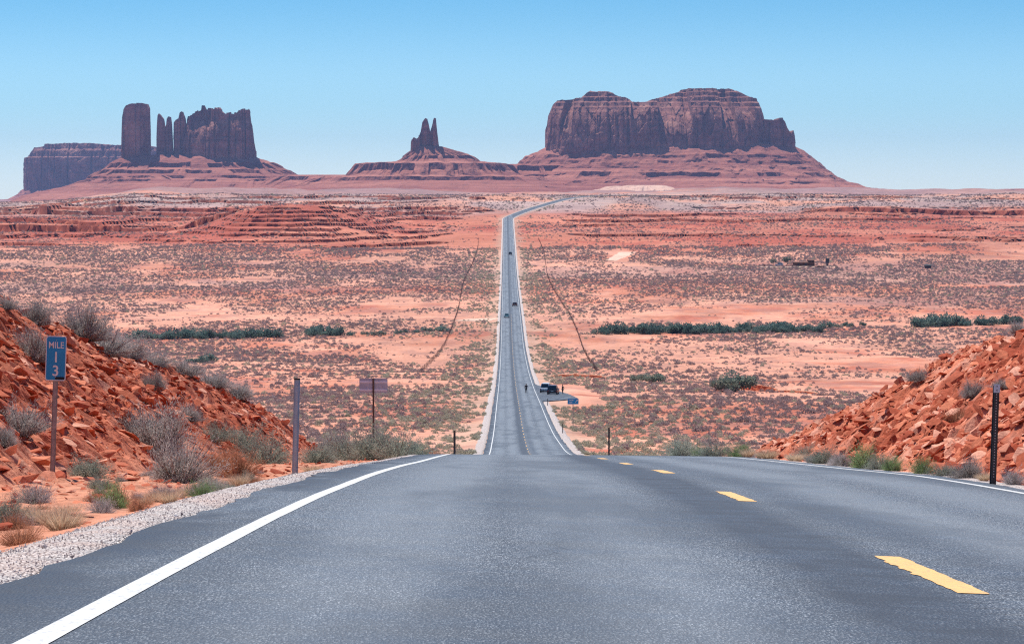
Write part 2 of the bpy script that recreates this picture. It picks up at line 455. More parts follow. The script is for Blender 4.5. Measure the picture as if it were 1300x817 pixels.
def m_asphalt():
    t = NT('asphalt'); p = t.pos(); x, y, z = t.sep(p)[0], t.sep(p)[1], t.sep(p)[2]
    ps = t.scalev(p, (1, .16, 1)); g1 = t.noise(ps, 150, 3, .85); g2 = t.voro(t.scalev(p, (1, .2, 1)), 90); g3 = t.noise(ps, 36, 3, .6)
    n1 = t.noise(t.scalev(p, (1, .16, 1)), .55, 5, .6); n2 = t.noise(p, 1.7, 5, .65)
    base = t.mix(t.ramp(n1, .36, .64), (.050, .068, .088), (.112, .136, .160))
    # pale stone chips and dark binder
    base = t.mix(t.ramp(g1, .52, .59, 0, 1), base, (.50, .53, .56))
    base = t.mix(t.ramp(g1, .485, .41, 0, 1), base, (.010, .014, .021))
    base = t.mix(t.ramp(g2, .40, .62, 0, .7), base, (.022, .028, .038))
    base = t.mix(t.ramp(g3, .5, .72, 0, .3), base, (.05, .058, .07))
    wob = t.ramp(t.noise(t.scalev(p, (.35, .09, 1)), 1.0, 4, .6), 0, 1, -.22, .22)
    xr = t.math('ADD', t.math('SUBTRACT', x, RC), wob)
    def strip(c, hw, soft):
        return t.ramp(t.math('ABSOLUTE', t.math('SUBTRACT', xr, c)), hw, hw + soft, 1, 0)
    # darker sealed band beside the centre line, worn paler wheel paths, dark shoulder
    dark = t.math('MULTIPLY', strip(-.40, .20, .32), t.ramp(n2, .3, .6, .6, 1))
    base = t.mix(t.math('MULTIPLY', dark, .92), base, (.016, .022, .032))
    base = t.mix(t.math('MULTIPLY', t.math('MULTIPLY', strip(.55, .18, .35), t.ramp(n2, .35, .6, .4, 1)), .5), base, (.03, .042, .06))
    for c in (-2.75, -1.5, 1.15, 2.6):
        base = t.mix(t.math('MULTIPLY', strip(c, .22, .40), .38), base, (.21, .235, .26))
    sh = t.ramp(t.math('SUBTRACT', t.math('ABSOLUTE', t.math('SUBTRACT', x, RC)), t.math('MULTIPLY', wob, .45)), 3.86, 3.98, 0, 1)
    base = t.mix(t.math('MULTIPLY', t.math('MULTIPLY', sh, t.ramp(t.noise(t.scalev(p, (1.1, .3, 1)), 1.0, 5, .65), .40, .56, .1, 1)), .85), base, (.022, .027, .035))
    big = t.noise(t.scalev(p, (.5, .06, 1)), 1.0, 4, .6)
    base = t.mix(t.ramp(big, .50, .62, 0, .55), base, (.040, .050, .063))
    lp = t.math('MULTIPLY', t.ramp(x, -1.35, -1.75, 0, 1), t.ramp(t.noise(t.scalev(p, (.8, .22, 1)), 1.0, 4, .6), .44, .54, 0, .8))
    base = t.mix(lp, base, (.020, .026, .036))
    # cracks
    cv = t.n('ShaderNodeTexVoronoi', feature='DISTANCE_TO_EDGE'); cv.inputs['Scale'].default_value = .33
    wv = t.n('ShaderNodeVectorMath', operation='ADD'); nd = t.n('ShaderNodeTexNoise'); nd.inputs['Scale'].default_value = 1.3; nd.inputs['Detail'].default_value = 5
    t.l(p, nd.inputs['Vector']); t.l(t.scalev(p, (1, .35, 1)), wv.inputs[0]); t.l(nd.outputs['Color'], wv.inputs[1]); t.l(wv.outputs[0], cv.inputs['Vector'])
    crack = t.math('MULTIPLY', t.ramp(cv.outputs['Distance'], .002, .008, 1, 0), t.ramp(t.noise(p, .12, 3), .5, .62, 0, .55))
    base = t.mix(crack, base, (.03, .033, .038))
    # rumble grooves along the centre line
    gro = t.math('SINE', t.math('MULTIPLY', y, 2 * math.pi / .305))
    gmask = t.ramp(t.math('ABSOLUTE', t.math('SUBTRACT', t.math('SUBTRACT', x, RC), .03)), .17, .21, 1, 0)
    h = t.math('ADD', t.math('MULTIPLY', g1, .004), t.math('MULTIPLY', g2, -.004))
    h = t.math('ADD', h, t.math('MULTIPLY', t.math('MULTIPLY', t.math('MINIMUM', gro, .2), gmask), .010))
    b = t.n('ShaderNodeBump'); b.inputs['Strength'].default_value = .8; b.inputs['Distance'].default_value = 1.0; t.l(h, b.inputs['Height'])
    return t.done(base, t.ramp(n2, .3, .7, .50, .66), b.outputs[0], .55)
def m_paint(name, col, wear=.2):
    t = NT(name); p = t.pos()
    w = t.ramp(t.noise(t.scalev(p, (1, .4, 1)), 30, 6, .8), .60 - wear * .16, .70, 0, .75)
    c = t.mix(w, col, (.17, .175, .18))
    c = t.mix(t.ramp(t.noise(p, 2.2, 4), .4, .7, 0, .25), c, tuple(v * .75 for v in col))
    return t.done(c, .6, t.bump(t.noise(p, 90, 2), .35, .004), .35)
def m_gravel():
    t = NT('pale_gravel'); p = t.pos()
    pg = t.scalev(p, (1, .5, 1)); v = t.voro(pg, 60, out='Color'); d = t.voro(pg, 60)
    s = t.sep(v)[0]
    c = t.mix(s, (.42, .37, .35), (.72, .66, .63))
    c = t.mix(t.ramp(d, .48, .72, 0, .75), c, (.18, .14, .135))
    c = t.mix(t.ramp(t.noise(p, 1.2, 5), .45, .66, 0, .3), c, (.58, .33, .24))
    b = t.math('MULTIPLY', d, -1)
    return t.done(c, .9, t.bump(b, .9, .02), .2)
def m_leaf(name, a, b, transl=.35, dark=.5):
    t = NT(name); p = t.pos(True); r = t.n('ShaderNodeObjectInfo').outputs['Random']
    isl = t.n('ShaderNodeNewGeometry').outputs['Random Per Island']
    c = t.mix(t.math('ADD', t.math('MULTIPLY', isl, .5), t.math('MULTIPLY', r, .5)), a, b)
    k = t.ramp(t.noise(p, 3.2, 3), .35, .65, dark, 1.15)
    c = t.mix(1.0, c, t.gray(k), 'MULTIPLY')
    d = t.n('ShaderNodeBsdfDiffuse'); tr = t.n('ShaderNodeBsdfTranslucent'); mx = t.n('ShaderNodeMixShader')
    t.l(c, d.inputs[0]); t.l(c, tr.inputs[0]); mx.inputs[0].default_value = transl
    t.l(d.outputs[0], mx.inputs[1]); t.l(tr.outputs[0], mx.inputs[2]); t.l(mx.outputs[0], t.out.inputs[0])
    return t.m

M = {
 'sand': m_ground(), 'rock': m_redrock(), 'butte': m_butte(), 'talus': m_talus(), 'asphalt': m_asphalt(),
 'white': m_paint('white_road_paint', (.64, .64, .63), .5), 'yellow': m_paint('yellow_road_paint', (.80, .47, .17), .55),
 'gravel': m_gravel(),
 'stone': m_stone('red_stones', (.34, .062, .028), (.66, .215, .115)),
 'palestone': m_stone('pale_stones', (.50, .34, .29), (.66, .52, .47)),
 'gravelstone': m_stone('gravel_stones', (.36, .31, .295), (.74, .67, .64)),
 'twig': m_plain('dry_twigs', (.36, .29, .26), .9, .1, var=.4, scale=4),
 'greytwig': m_leaf('grey_twig_leaves', (.27, .25, .24), (.56, .52, .49), .4, .75),
 'sage': m_leaf('sage_leaves', (.23, .265, .22), (.50, .535, .44), .4, .7),
 'green': m_leaf('rabbitbrush_leaves', (.14, .25, .10), (.36, .47, .22), .45, .7),
 'tan': m_leaf('dry_grass_blades', (.52, .38, .26), (.74, .60, .45), .4, .8),
 'orange': m_leaf('dry_orange_brush', (.42, .19, .11), (.60, .34, .22), .35),
 'white_weed': m_leaf('pale_silver_weed', (.36, .33, .335), (.66, .61, .60), .35),
 'tamarisk': m_leaf('tamarisk_leaves', (.07, .13, .12), (.26, .36, .31), .45, .55),
 'greybush': m_leaf('grey_green_bush', (.11, .15, .12), (.34, .39, .31), .35, .6),
 'scrub': m_leaf('purple_grey_scrub', (.24, .165, .165), (.48, .38, .36), .4, .75),
 'palescrub': m_leaf('pale_scrub', (.33, .315, .23), (.56, .53, .41), .4, .75),
 'galv': m_plain('galvanised_steel', (.31, .44, .58), .45, .5, .2, .25, 9),
 'darksteel': m_plain('dark_channel_steel', (.045, .05, .058), .5, .5, .3, .3, 9),
 'rustpost': m_plain('weathered_sign_post', (.42, .37, .36), .7, .3, .1, .4, 12),
 'alu': m_plain('bare_aluminium', (.46, .50, .57), .5, .5, .1, .2, 4),
 'alulight': m_plain('bright_aluminium_rail', (.74, .78, .84), .45, .5, .1, .15, 4),
 'bluesign': m_plain('blue_sign_face', (.010, .30, .62), .45, .4, 0, .15, 5),
 'signwhite': m_plain('white_sign_sheeting', (.75, .77, .78), .5, .4, 0, .08, 8),
 'black': m_plain('black_sticker', (.012, .012, .014), .6, .3, 0, .2, 9),
 'reflector': m_plain('pale_reflector', (.55, .68, .78), .4, .5, 0, .15, 20),
 'hole': m_plain('pale_punched_hole', (.55, .53, .52), .8, .2, 0, .1, 5),
 'wood': m_plain('weathered_wood', (.16, .11, .085), .9, .15, 0, .45, 3),
 'wire': m_plain('rusty_fence_wire', (.12, .075, .06), .7, .3, .4, .3, 2),
 'weeds': m_leaf('tumbleweed_brown', (.10, .065, .055), (.20, .14, .12), .2),
 'tyre': m_plain('tyre_rubber', (.018, .018, .019), .85, .2, 0, .2, 8),
 'rim': m_plain('alloy_rim', (.45, .46, .48), .35, .5, .8, .15, 8),
 'glass': m_plain('dark_car_glass', (.015, .03, .04), .08, .8, 0, .1, 3),
 'red': m_plain('red_tail_lamp', (.40, .02, .015), .3, .5, 0, .1, 9),
 'lamp': m_plain('clear_headlamp', (.75, .77, .78), .2, .6, 0, .1, 9),
 'plate': m_plain('number_plate', (.7, .7, .66), .5, .3, 0, .1, 9),
 'bumper': m_plain('black_bumper', (.03, .03, .032), .7, .3, 0, .2, 6),
 'skin': m_plain('skin', (.42, .25, .18), .6, .3, 0, .1, 12),
 'darkcloth': m_plain('dark_cloth', (.022, .026, .034), .9, .1, 0, .3, 12),
 'bluecloth': m_plain('denim_cloth', (.035, .05, .085), .9, .1, 0, .3, 12),
 'hair': m_plain('dark_hair', (.03, .02, .015), .7, .3, 0, .2, 20),
 'plank': m_plain('brown_boards', (.15, .075, .05), .9, .15, 0, .4, 1.5),
 'tin': m_plain('rusty_roof_sheet', (.22, .10, .07), .75, .3, .2, .35, 1.0),
 'paleplaster': m_plain('pale_plaster', (.55, .45, .40), .9, .2, 0, .2, 1.0),
}

# ------------------------------------------------------------------ ground sheet
def build_ground():
    ys = np.concatenate([np.arange(-60, 120, 2.0), np.arange(120, 300, 1.5), 300 * 1.004 ** np.arange(0, 480)])
    ys = ys[ys < 2000]
    ys = np.concatenate([ys, np.arange(2000, 3500, 2.7), np.geomspace(3500, 17400, 190)])
    u = np.linspace(-1, 1, 500); u = np.sign(u) * (0.55 * np.abs(u) + 0.45 * np.abs(u) ** 2)
    half = 70 + 0.23 * ys
    X = half[:, None] * u[None, :]; Y = np.repeat(ys[:, None], len(u), 1)
    Z = terrain_z(X, Y)
    # keep the sheet under the cut banks and the road bed
    near = (Y < 115) & (Y > -70)
    Z = np.where(near, np.minimum(Z, road_z(X, Y) - 0.9 * sstep(2.6, 4.5, np.abs(X - RC)) - .1), Z)
    # ledge rock faces lean forward, an overhang added to darken them with shade
    for i in range(len(ys) - 1):
        if 2000 < ys[i] < 3500:
            j = (Z[i + 1] - Z[i]) > .85
            Y[i + 1] = np.where(j, Y[i] - .7, Y[i + 1]); X[i + 1] = np.where(j, X[i], X[i + 1])
    # colours of the ground itself
    sand = np.array([.65, .305, .205]); sand2 = np.array([.57, .215, .13]); red = np.array([.41, .105, .066]); mauve = np.array([.36, .215, .185])
    pale = np.array([.62, .44, .36]); grey = np.array([.40, .33, .31])
    n1 = fbm(X / 60, Y / 110, octv=5, seed=101); n2 = fbm(X / 220, Y / 150, octv=4, seed=111); n3 = fbm(X / 15, Y / 30, octv=4, seed=121)
    def mixc(c, d, f): return c * (1 - f[..., None]) + d * f[..., None]
    C = np.broadcast_to(sand, X.shape + (3,)).copy()
    C = mixc(C, sand2, sstep(-.15, .25, n1 + .4 * n3))
    C = mixc(C, red, sstep(.08, .34, n1 * .6 + n3 * .6) * .65)
    n4 = fbm(X / 5, Y / 14, octv=3, seed=125)
    C = mixc(C, np.array([.40, .20, .155]), sstep(.0, .35, n4 + .5 * n3) * .55 * (Y > 200))
    # purple-grey scrub soil of the middle plain
    C = mixc(C, mauve, sstep(1080, 1300, Y) * (1 - sstep(1750, 2000, Y)) * sstep(-.25, .25, n2 + .5 * n3) * .55)
    # red rising ground
    rr = sstep(1850, 2080, Y + 120 * n2) * (1 - sstep(2680, 2900, Y + 120 * n2))
    C = mixc(C, red, rr * (.62 + .38 * sstep(-.3, .3, n1)))
    C = mixc(C, sand2, rr * sstep(.1, .4, n2 + .6 * n3) * .6)
    C = mixc(C, sand, sstep(1750, 1850, Y) * (1 - sstep(1950, 2150, Y + 150 * n2)) * .55 * sstep(-.2, .2, n2))
    # grey rocky bench and the mauve plain under the buttes
    C = mixc(C, grey, sstep(2620, 2820, Y + 120 * n2) * (1 - sstep(3600, 4300, Y)) * .75 * sstep(-.35, .2, n1))
    C = mixc(C, np.array([.34, .215, .20]), sstep(2650, 2900, Y + 150 * n1) * sstep(-.1, .3, n2 + .4 * n3) * .6)
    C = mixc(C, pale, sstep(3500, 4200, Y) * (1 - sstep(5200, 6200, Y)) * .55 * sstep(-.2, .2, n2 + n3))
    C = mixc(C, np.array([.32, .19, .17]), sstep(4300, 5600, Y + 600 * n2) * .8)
    # steep faces of the ledges are bare dark red rock
    gy = np.gradient(Z, axis=0) / np.maximum(np.gradient(Y, axis=0), .3); gx = np.gradient(Z, axis=1) / np.maximum(np.gradient(X, axis=1), .01)
    steep = sstep(.25, .7, np.hypot(gy, gx)) * (Y > 1900)
    C = mixc(C, np.array([.30, .075, .05]), steep * .9)
    # disturbed greyish verge beside the road
    off = np.abs(X - road_cx(Y))
    C = mixc(C, np.array([.47, .37, .28]), (1 - sstep(6, 12, off + 5 * n3)) * sstep(100, 250, Y) * (1 - sstep(2600, 3200, Y)) * .42)
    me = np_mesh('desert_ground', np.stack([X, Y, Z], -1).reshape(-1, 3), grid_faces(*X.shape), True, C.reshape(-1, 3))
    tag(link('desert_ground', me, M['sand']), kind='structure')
build_ground()

# ------------------------------------------------------------------ road
def strip_rows(y0, y1):
    ys = np.concatenate([np.arange(-60, 130, 1.0), np.arange(130, 400, 3.0), np.arange(400, 4400, 8.0)])
    ys = ys[(ys > y0) & (ys < y1)]
    return np.concatenate([[y0], ys, [y1]])
def road_strip(offs, ys, dz, jag=None):
    offs = np.asarray(offs, float)
    cx = road_cx(ys)
    dirx = np.gradient(cx, ys); nx = 1 / np.sqrt(1 + dirx ** 2); ny = -dirx * nx
    O = np.repeat(offs[None, :], len(ys), 0)
    if jag is not None: O = O + jag(O, ys[:, None])
    X = cx[:, None] + O * nx[:, None]; Y = ys[:, None] + O * ny[:, None]
    Z = prof(ys)[:, None] - np.where(O < 0, left_slope(ys)[:, None], bank_slope(ys)[:, None]) * O - 0.018 * np.abs(O) * sstep(60, 110, ys)[:, None] + dz
    return X, Y, Z
def build_road():
    ys = np.concatenate([np.arange(-58, 130, .5), np.arange(130, 400, 2.0), np.arange(400, 3400, 6.0)])
    edge = LANE + .62
    offs = [-edge - .05, -edge, -3.6, -1.8, 0, 1.8, 3.6, edge, edge + .05]
    def jag(O, Y):
        j = .09 * fbm(Y / 2.3, O * 0 + 3, octv=4, seed=131) + .05 * fbm(Y / .6, O * 0 + 7, octv=2, seed=133)
        return np.where(np.abs(O) > 4, np.sign(O) * j + np.where(O < 0, .12 * sstep(60, 20, Y), -.28 * sstep(100, 40, Y)), 0)
    X, Y, Z = road_strip(offs, ys, 0.0, jag)
    Z[:, 0] -= .22; Z[:, -1] -= .22
    me = np_mesh('road', np.stack([X, Y, Z], -1).reshape(-1, 3), grid_faces(*X.shape), False)
    road = tag(link('road', me, M['asphalt']), kind='structure')
    # white edge lines
    for s in (-1, 1):
        yl = np.concatenate([np.arange(-40, 130, 1.0), np.arange(130, 400, 3.0), np.arange(400, 2900, 6.0)])
        def jw(O, Y): return .006 * fbm(Y / .35, O * 9, octv=2, seed=141 + s)
        w = .05
        X, Y, Z = road_strip([s * LANE - w, s * LANE + w], yl, 0.003, jw)
        Z[yl > 250] += .02
        me = np_mesh('edge_line', np.stack([X, Y, Z], -1).reshape(-1, 3), grid_faces(*X.shape), False)
        link('edge_line', me, M['white'], road)
    # yellow dashes on the crown of the road, every 12.19 m
    y = 13.1 - 12.19 * 2
    i = 0
    while y < 1150:
        n = 60 if y < 60 else 4
        yy = np.linspace(y, y + 3.0, n)
        def jd(O, Y):
            return .014 * (vnoise(Y / .12, O * 40 + i, seed=151) - .5) * (1.0 if i < 8 else 0) - np.where(O < 0, .018 * (vnoise(Y / .21, O * 0 + i, seed=153) > .55), 0)
        hw_ = .075 if y < 250 else .05
        X, Y, Z = road_strip([-hw_, hw_], yy, 0.003 if y < 250 else .012, jd)
        me = np_mesh('centre_dash', np.stack([X, Y, Z], -1).reshape(-1, 3), grid_faces(*X.shape), False)
        link('centre_dash', me, M['yellow'], road)
        y += 12.19; i += 1
    # gravel shoulders: left one near the camera is a raised berm
    def shoulder(o0, o1, y0, y1, hump, dz, name, step=None):
        ys = np.arange(y0, y1, .25) if y1 < 200 else np.concatenate([np.arange(y0, 400, 3.), np.arange(400, y1, 8.)])
        offs = np.linspace(o0, o1, 9)
        def jg(O, Y):
            e = (O == offs[0]) | (O == offs[-1])
            return np.where(e, .10 * fbm(Y / 1.1, O * 3, octv=3, seed=161) + (.25 * fbm(Y / 9, O * 3, octv=3, seed=163) if y1 > 200 else 0), 0)
        X, Y, Z = road_strip(offs, ys, dz, jg)
        q = (np.linspace(0, 1, 9) * 2 - 1)
        Z = Z - (.12 * sstep(-4.25, -4.9, offs))[None, :] * (hump > .02) + hump * (1 - q[None, :] ** 2) - (.10 * (np.abs(q) > .99))[None, :] + .018 * fbm(X / .2, Y / .25, octv=3, seed=165) * (hump > 0)
        if y1 > 200: Z = np.where(np.abs(q)[None, :] > .7, Z - .08, Z)
        me = np_mesh(name, np.stack([X, Y, Z], -1).reshape(-1, 3), grid_faces(*X.shape), True)
        return tag(link(name, me, M['gravel']), kind='structure')
    shoulder(-4.85, -4.0, -20, 125, .03, -.03, 'gravel_shoulder')
    shoulder(3.92, 4.5, -20, 100, .015, -.03, 'gravel_shoulder')
    shoulder(-5.35, -4.1, 125, 3300, 0, -.06, 'gravel_shoulder')
    shoulder(4.1, 5.35, 100, 3300, 0, -.06, 'gravel_shoulder')
    # turnout
    pts = [(4.6 + RC - .6, 478), (RC + 4.2, 492), (10.2, 502), (12.6, 512), (11.9, 540), (9.6, 578), (7.4, 604), (RC + 4.2, 622)]
    V = []; 
    dens = []
    for a, b in zip(pts, pts[1:]):
        for t in np.linspace(0, 1, 8)[:-1]: dens.append((a[0] + (b[0]-a[0])*t + random.uniform(-.12, .12), a[1] + (b[1]-a[1])*t))
    dens.append(pts[-1]); dens = dens[1:]
    yy = np.array([p[1] for p in dens]); xx = np.array([p[0] for p in dens])
    inner = np.full(len(yy), RC + 4.05)
    top = prof(yy) - .075 + .05
    V = np.concatenate([np.stack([inner, yy, top - 0.0], -1), np.stack([xx, yy, top - .02], -1), np.stack([xx + .05, yy - .05, top - 1.0], -1)])
    n = len(yy); Fq = np.concatenate([grid_faces(2, n), grid_faces(2, n) + n])
    tag(link('turnout_pavement', np_mesh('turnout_pavement', V, Fq, False), M['asphalt']), kind='structure')
    return road
ROAD = build_road()

# gravel stones on the near shoulder and loose chips
def rock_proto(seed, n=11, flat=.55, sx=1.0, sy=.7):
    r = random.Random(seed); bm = bmesh.new()
    for i in range(n):
        v = Vector((r.gauss(0, 1), r.gauss(0, 1), r.gauss(0, 1))).normalized() * r.uniform(.82, 1.05)
        v = Vector((max(-.8, min(.8, v.x)), max(-.8, min(.8, v.y)), max(-.72, min(.72, v.z))))
        bm.verts.new((v.x * .62 * sx, v.y * .62 * sy, v.z * .62 * flat))
    bmesh.ops.convex_hull(bm, input=bm.verts)
    bmesh.ops.delete(bm, geom=[v for v in bm.verts if not v.link_faces], context='VERTS')
    bmesh.ops.triangulate(bm, faces=bm.faces)
    me = bpy.data.meshes.new('rock'); bm.to_mesh(me); bm.free()
    return me
def mesh_arrays(me):
    V = np.empty(len(me.vertices) * 3, np.float32); me.vertices.foreach_get('co', V)
    Fi = np.empty(len(me.loops), np.int32); me.loops.foreach_get('vertex_index', Fi)
    return V.reshape(-1, 3), Fi.reshape(-1, 3)
def rotm(rx, ry, rz):
    cx, sx, cy, sy, cz, sz = np.cos(rx), np.sin(rx), np.cos(ry), np.sin(ry), np.cos(rz), np.sin(rz)
    z = np.zeros_like(cx); o = np.ones_like(cx)
    Rx = np.stack([o, z, z, z, cx, -sx, z, sx, cx], -1).reshape(-1, 3, 3)
    Ry = np.stack([cy, z, sy, z, o, z, -sy, z, cy], -1).reshape(-1, 3, 3)
    Rz = np.stack([cz, -sz, z, sz, cz, z, z, z, o], -1).reshape(-1, 3, 3)
    return Rz @ Ry @ Rx
def scatter_mesh(name, protos, P, S, Rm):
    Vs, Fs = [], []; base = 0
    arr = [mesh_arrays(p) for p in protos]
    which = rng.integers(0, len(protos), len(P))
    for k, (v, f) in enumerate(arr):
        ids = np.where(which == k)[0]
        if not len(ids): continue
        W = np.einsum('nij,vj->nvi', Rm[ids], v) * S[ids][:, None, None] + P[ids][:, None, :]
        Vs.append(W.reshape(-1, 3)); nv = len(v)
        Fs.append((f[None] + (np.arange(len(ids)) * nv)[:, None, None]).reshape(-1, 3) + base); base += len(ids) * nv
    return np_mesh(name, np.concatenate(Vs), np.concatenate(Fs), False)

ROCKS = [rock_proto(s, 11 + s % 4, (.17, .26, .38, .14)[s % 4], 1.0, (.55, .75, .9)[s % 3]) for s in range(12)]
SMALL = [rock_proto(40 + s, 8, (.17, .28, .42, .14)[s % 4], 1.0, (.55, .75, .9)[s % 3]) for s in range(12)]
def gravel_stones():
    n = 7000
    y = 10 + 50 * rng.random(n) ** 1.7; o = -4.08 - np.interp(y, [10, 22, 45], [.62, .62, .95]) * rng.beta(1.2, 1.2, n)
    x = RC + o; z = road_z(x, y) + .004 - .12 * sstep(-4.25, -4.9, o)
    S = rng.uniform(.006, .013, n) * (1 + 1.4 * (rng.random(n) < .02))
    me = scatter_mesh('gravel_stones', SMALL[2::4], np.stack([x, y, z], -1), S, rotm(*(rng.uniform(-1, 1, (3, n)) * 3)))
    tag(link('gravel_stones', me, M['gravelstone']), 'loose pale crushed gravel along the left edge of the near asphalt', 'gravel', kind='stuff')
gravel_stones()

# ------------------------------------------------------------------ cut banks
def build_bank(name, zf, x0, xs, ys, toe, sgn, seed, vis):
    X, Y = np.meshgrid(xs, ys)
    Z = zf(X, Y)
    n1 = fbm(X / 2.2, Y / 3.5, octv=5, seed=seed); _, cid = blocks(X / .55 + sgn * -.4 * Y, Y / .95, seed=51 if sgn < 0 else 71)
    n2 = fbm(X / .7, Y / .9, octv=3, seed=seed + 3)
    a = np.array([.36, .068, .030]); b = np.array([.62, .185, .095]); c = np.array([.70, .37, .27])
    f = np.clip(.5 + n1 * .9 + (cid - .5) * .6 + n2 * .3, 0, 1)[..., None]
    C = a * (1 - f) + b * f
    g = (sstep(.15, .45, n1 * .5 + n2 * .7) * .6)[..., None]; C = C * (1 - g) + c * g
    flat = (1 - sstep(-.5, .7, sgn * (X - toe)))[..., None] * .75
    C = C * (1 - flat) + np.array([.62, .29, .18]) * flat
    me = np_mesh(name, np.stack([X, Y, Z], -1).reshape(-1, 3), grid_faces(*X.shape) if sgn > 0 else grid_faces(*X.shape), False, C.reshape(-1, 3))
    bank = tag(link(name, me, M['rock']), kind='structure')
    # stones: the biggest are single pieces, the rest one heap of rubble
    N = 38000
    y = rng.uniform(14, 110 if sgn < 0 else 84, N)
    u = rng.beta(1.1, 1.35, N) * 8.5 - .8
    u = np.where(rng.random(N) < .2, rng.uniform(-3.0, -.2, N), u)
    x = toe + sgn * u
    H = (hL if sgn < 0 else hR)(y)
    keep = (H > -.3) & (u < H / .72 + 2.0) & ((sgn < 0) | (u > -.4)) & (rng.random(N) < .34 + .66 * sstep(-.2, 1.0, u))
    x, y, u = x[keep], y[keep], u[keep]
    S = .035 + .32 * rng.random(len(x)) ** 3.2 + .32 * (rng.random(len(x)) < .02) * rng.random(len(x))
    S = np.where(u < -.3, S * .5, S)
    z = zf(x, y) + S * .07
    dip = -sgn * math.radians(34) * np.clip(sstep(-.2, .6, u), 0, 1)
    Rm = rotm(rng.normal(0, .24, len(x)), dip + rng.normal(.16 * sgn, .22, len(x)), rng.uniform(-.8, .8, len(x)) + math.pi / 2 * (rng.random(len(x)) < .5))
    # rank by how large they show from the road
    show = S / y
    inview = vis(x, y)
    order = np.argsort(-(show * (inview * 1.0)))
    big = order[:290]; small = order[290:]
    mats = [M['stone'], M['palestone']]
    for k, i in enumerate(big):
        src = ROCKS[k % len(ROCKS)]
        me = src
        o = bpy.data.objects.new('rock', me); COL.objects.link(o); o.parent = bank
        o.matrix_basis = Matrix.Translation((x[i], y[i], z[i])) @ Matrix([list(r) for r in Rm[i]]).to_4x4() @ Matrix.Scale(S[i] * 1.15, 4)
    me = scatter_mesh('rubble', SMALL, np.stack([x, y, z], -1)[small], S[small], Rm[small])
    r = link('rubble', me, M['stone'], bank, 'stuff')
    pal = rng.random(len(small)) < .0
    return bank
for r_ in ROCKS: r_.materials.append(M['stone'])
vis = lambda x, y: (x / y > -.185) & (x / y < .19)
ysb = np.concatenate([np.arange(-12, 12, .5), np.arange(12, 60, .13), np.arange(60, 116, .17)])
xl = np.concatenate([np.arange(-2.42, -11.5, -.12), np.arange(-11.6, -16, -.4), np.arange(-17, -40, -2.0)])[::-1]
BANK_L = build_bank('red_rock_bank_left', left_bank_z, -2.8, xl, ysb, -5.95, -1, 201, vis)
xr_ = np.concatenate([np.arange(6.35, 14.5, .12), np.arange(14.6, 19, .4), np.arange(20, 44, 2.0)])
ysr = ysb[ysb < 93]
BANK_R = build_bank('red_rock_bank_right', right_bank_z, 6.3, xr_, ysr, 6.75, 1, 211, vis)

# ------------------------------------------------------------------ buttes
def ring_xy(xl, xr, D, b, ang, p=2.6):
    """superellipse ring spanning photo columns xl..xr at distance D, half depth b metres"""
    X0 = (xl - VX) / F * D; X1 = (xr - VX) / F * D
    a = (X1 - X0) / 2; cx = (X0 + X1) / 2
    c = np.cos(ang); s = np.sin(ang)
    return cx + a * np.sign(c) * np.abs(c) ** (2 / p), D + b * np.sign(s) * np.abs(s) ** (2 / p)
def even_angles(a, b, p, n):
    t = np.linspace(0, 2 * math.pi, 20001); c, s_ = np.cos(t), np.sin(t)
    X = a * np.sign(c) * np.abs(c) ** (2 / p); Y = b * np.sign(s_) * np.abs(s_) ** (2 / p)
    L = np.concatenate([[0], np.cumsum(np.hypot(np.diff(X), np.diff(Y)))])
    return np.interp(np.linspace(0, L[-1], n, endpoint=False), L, t)
def pz(py, D): return -(py - HY) / F * D
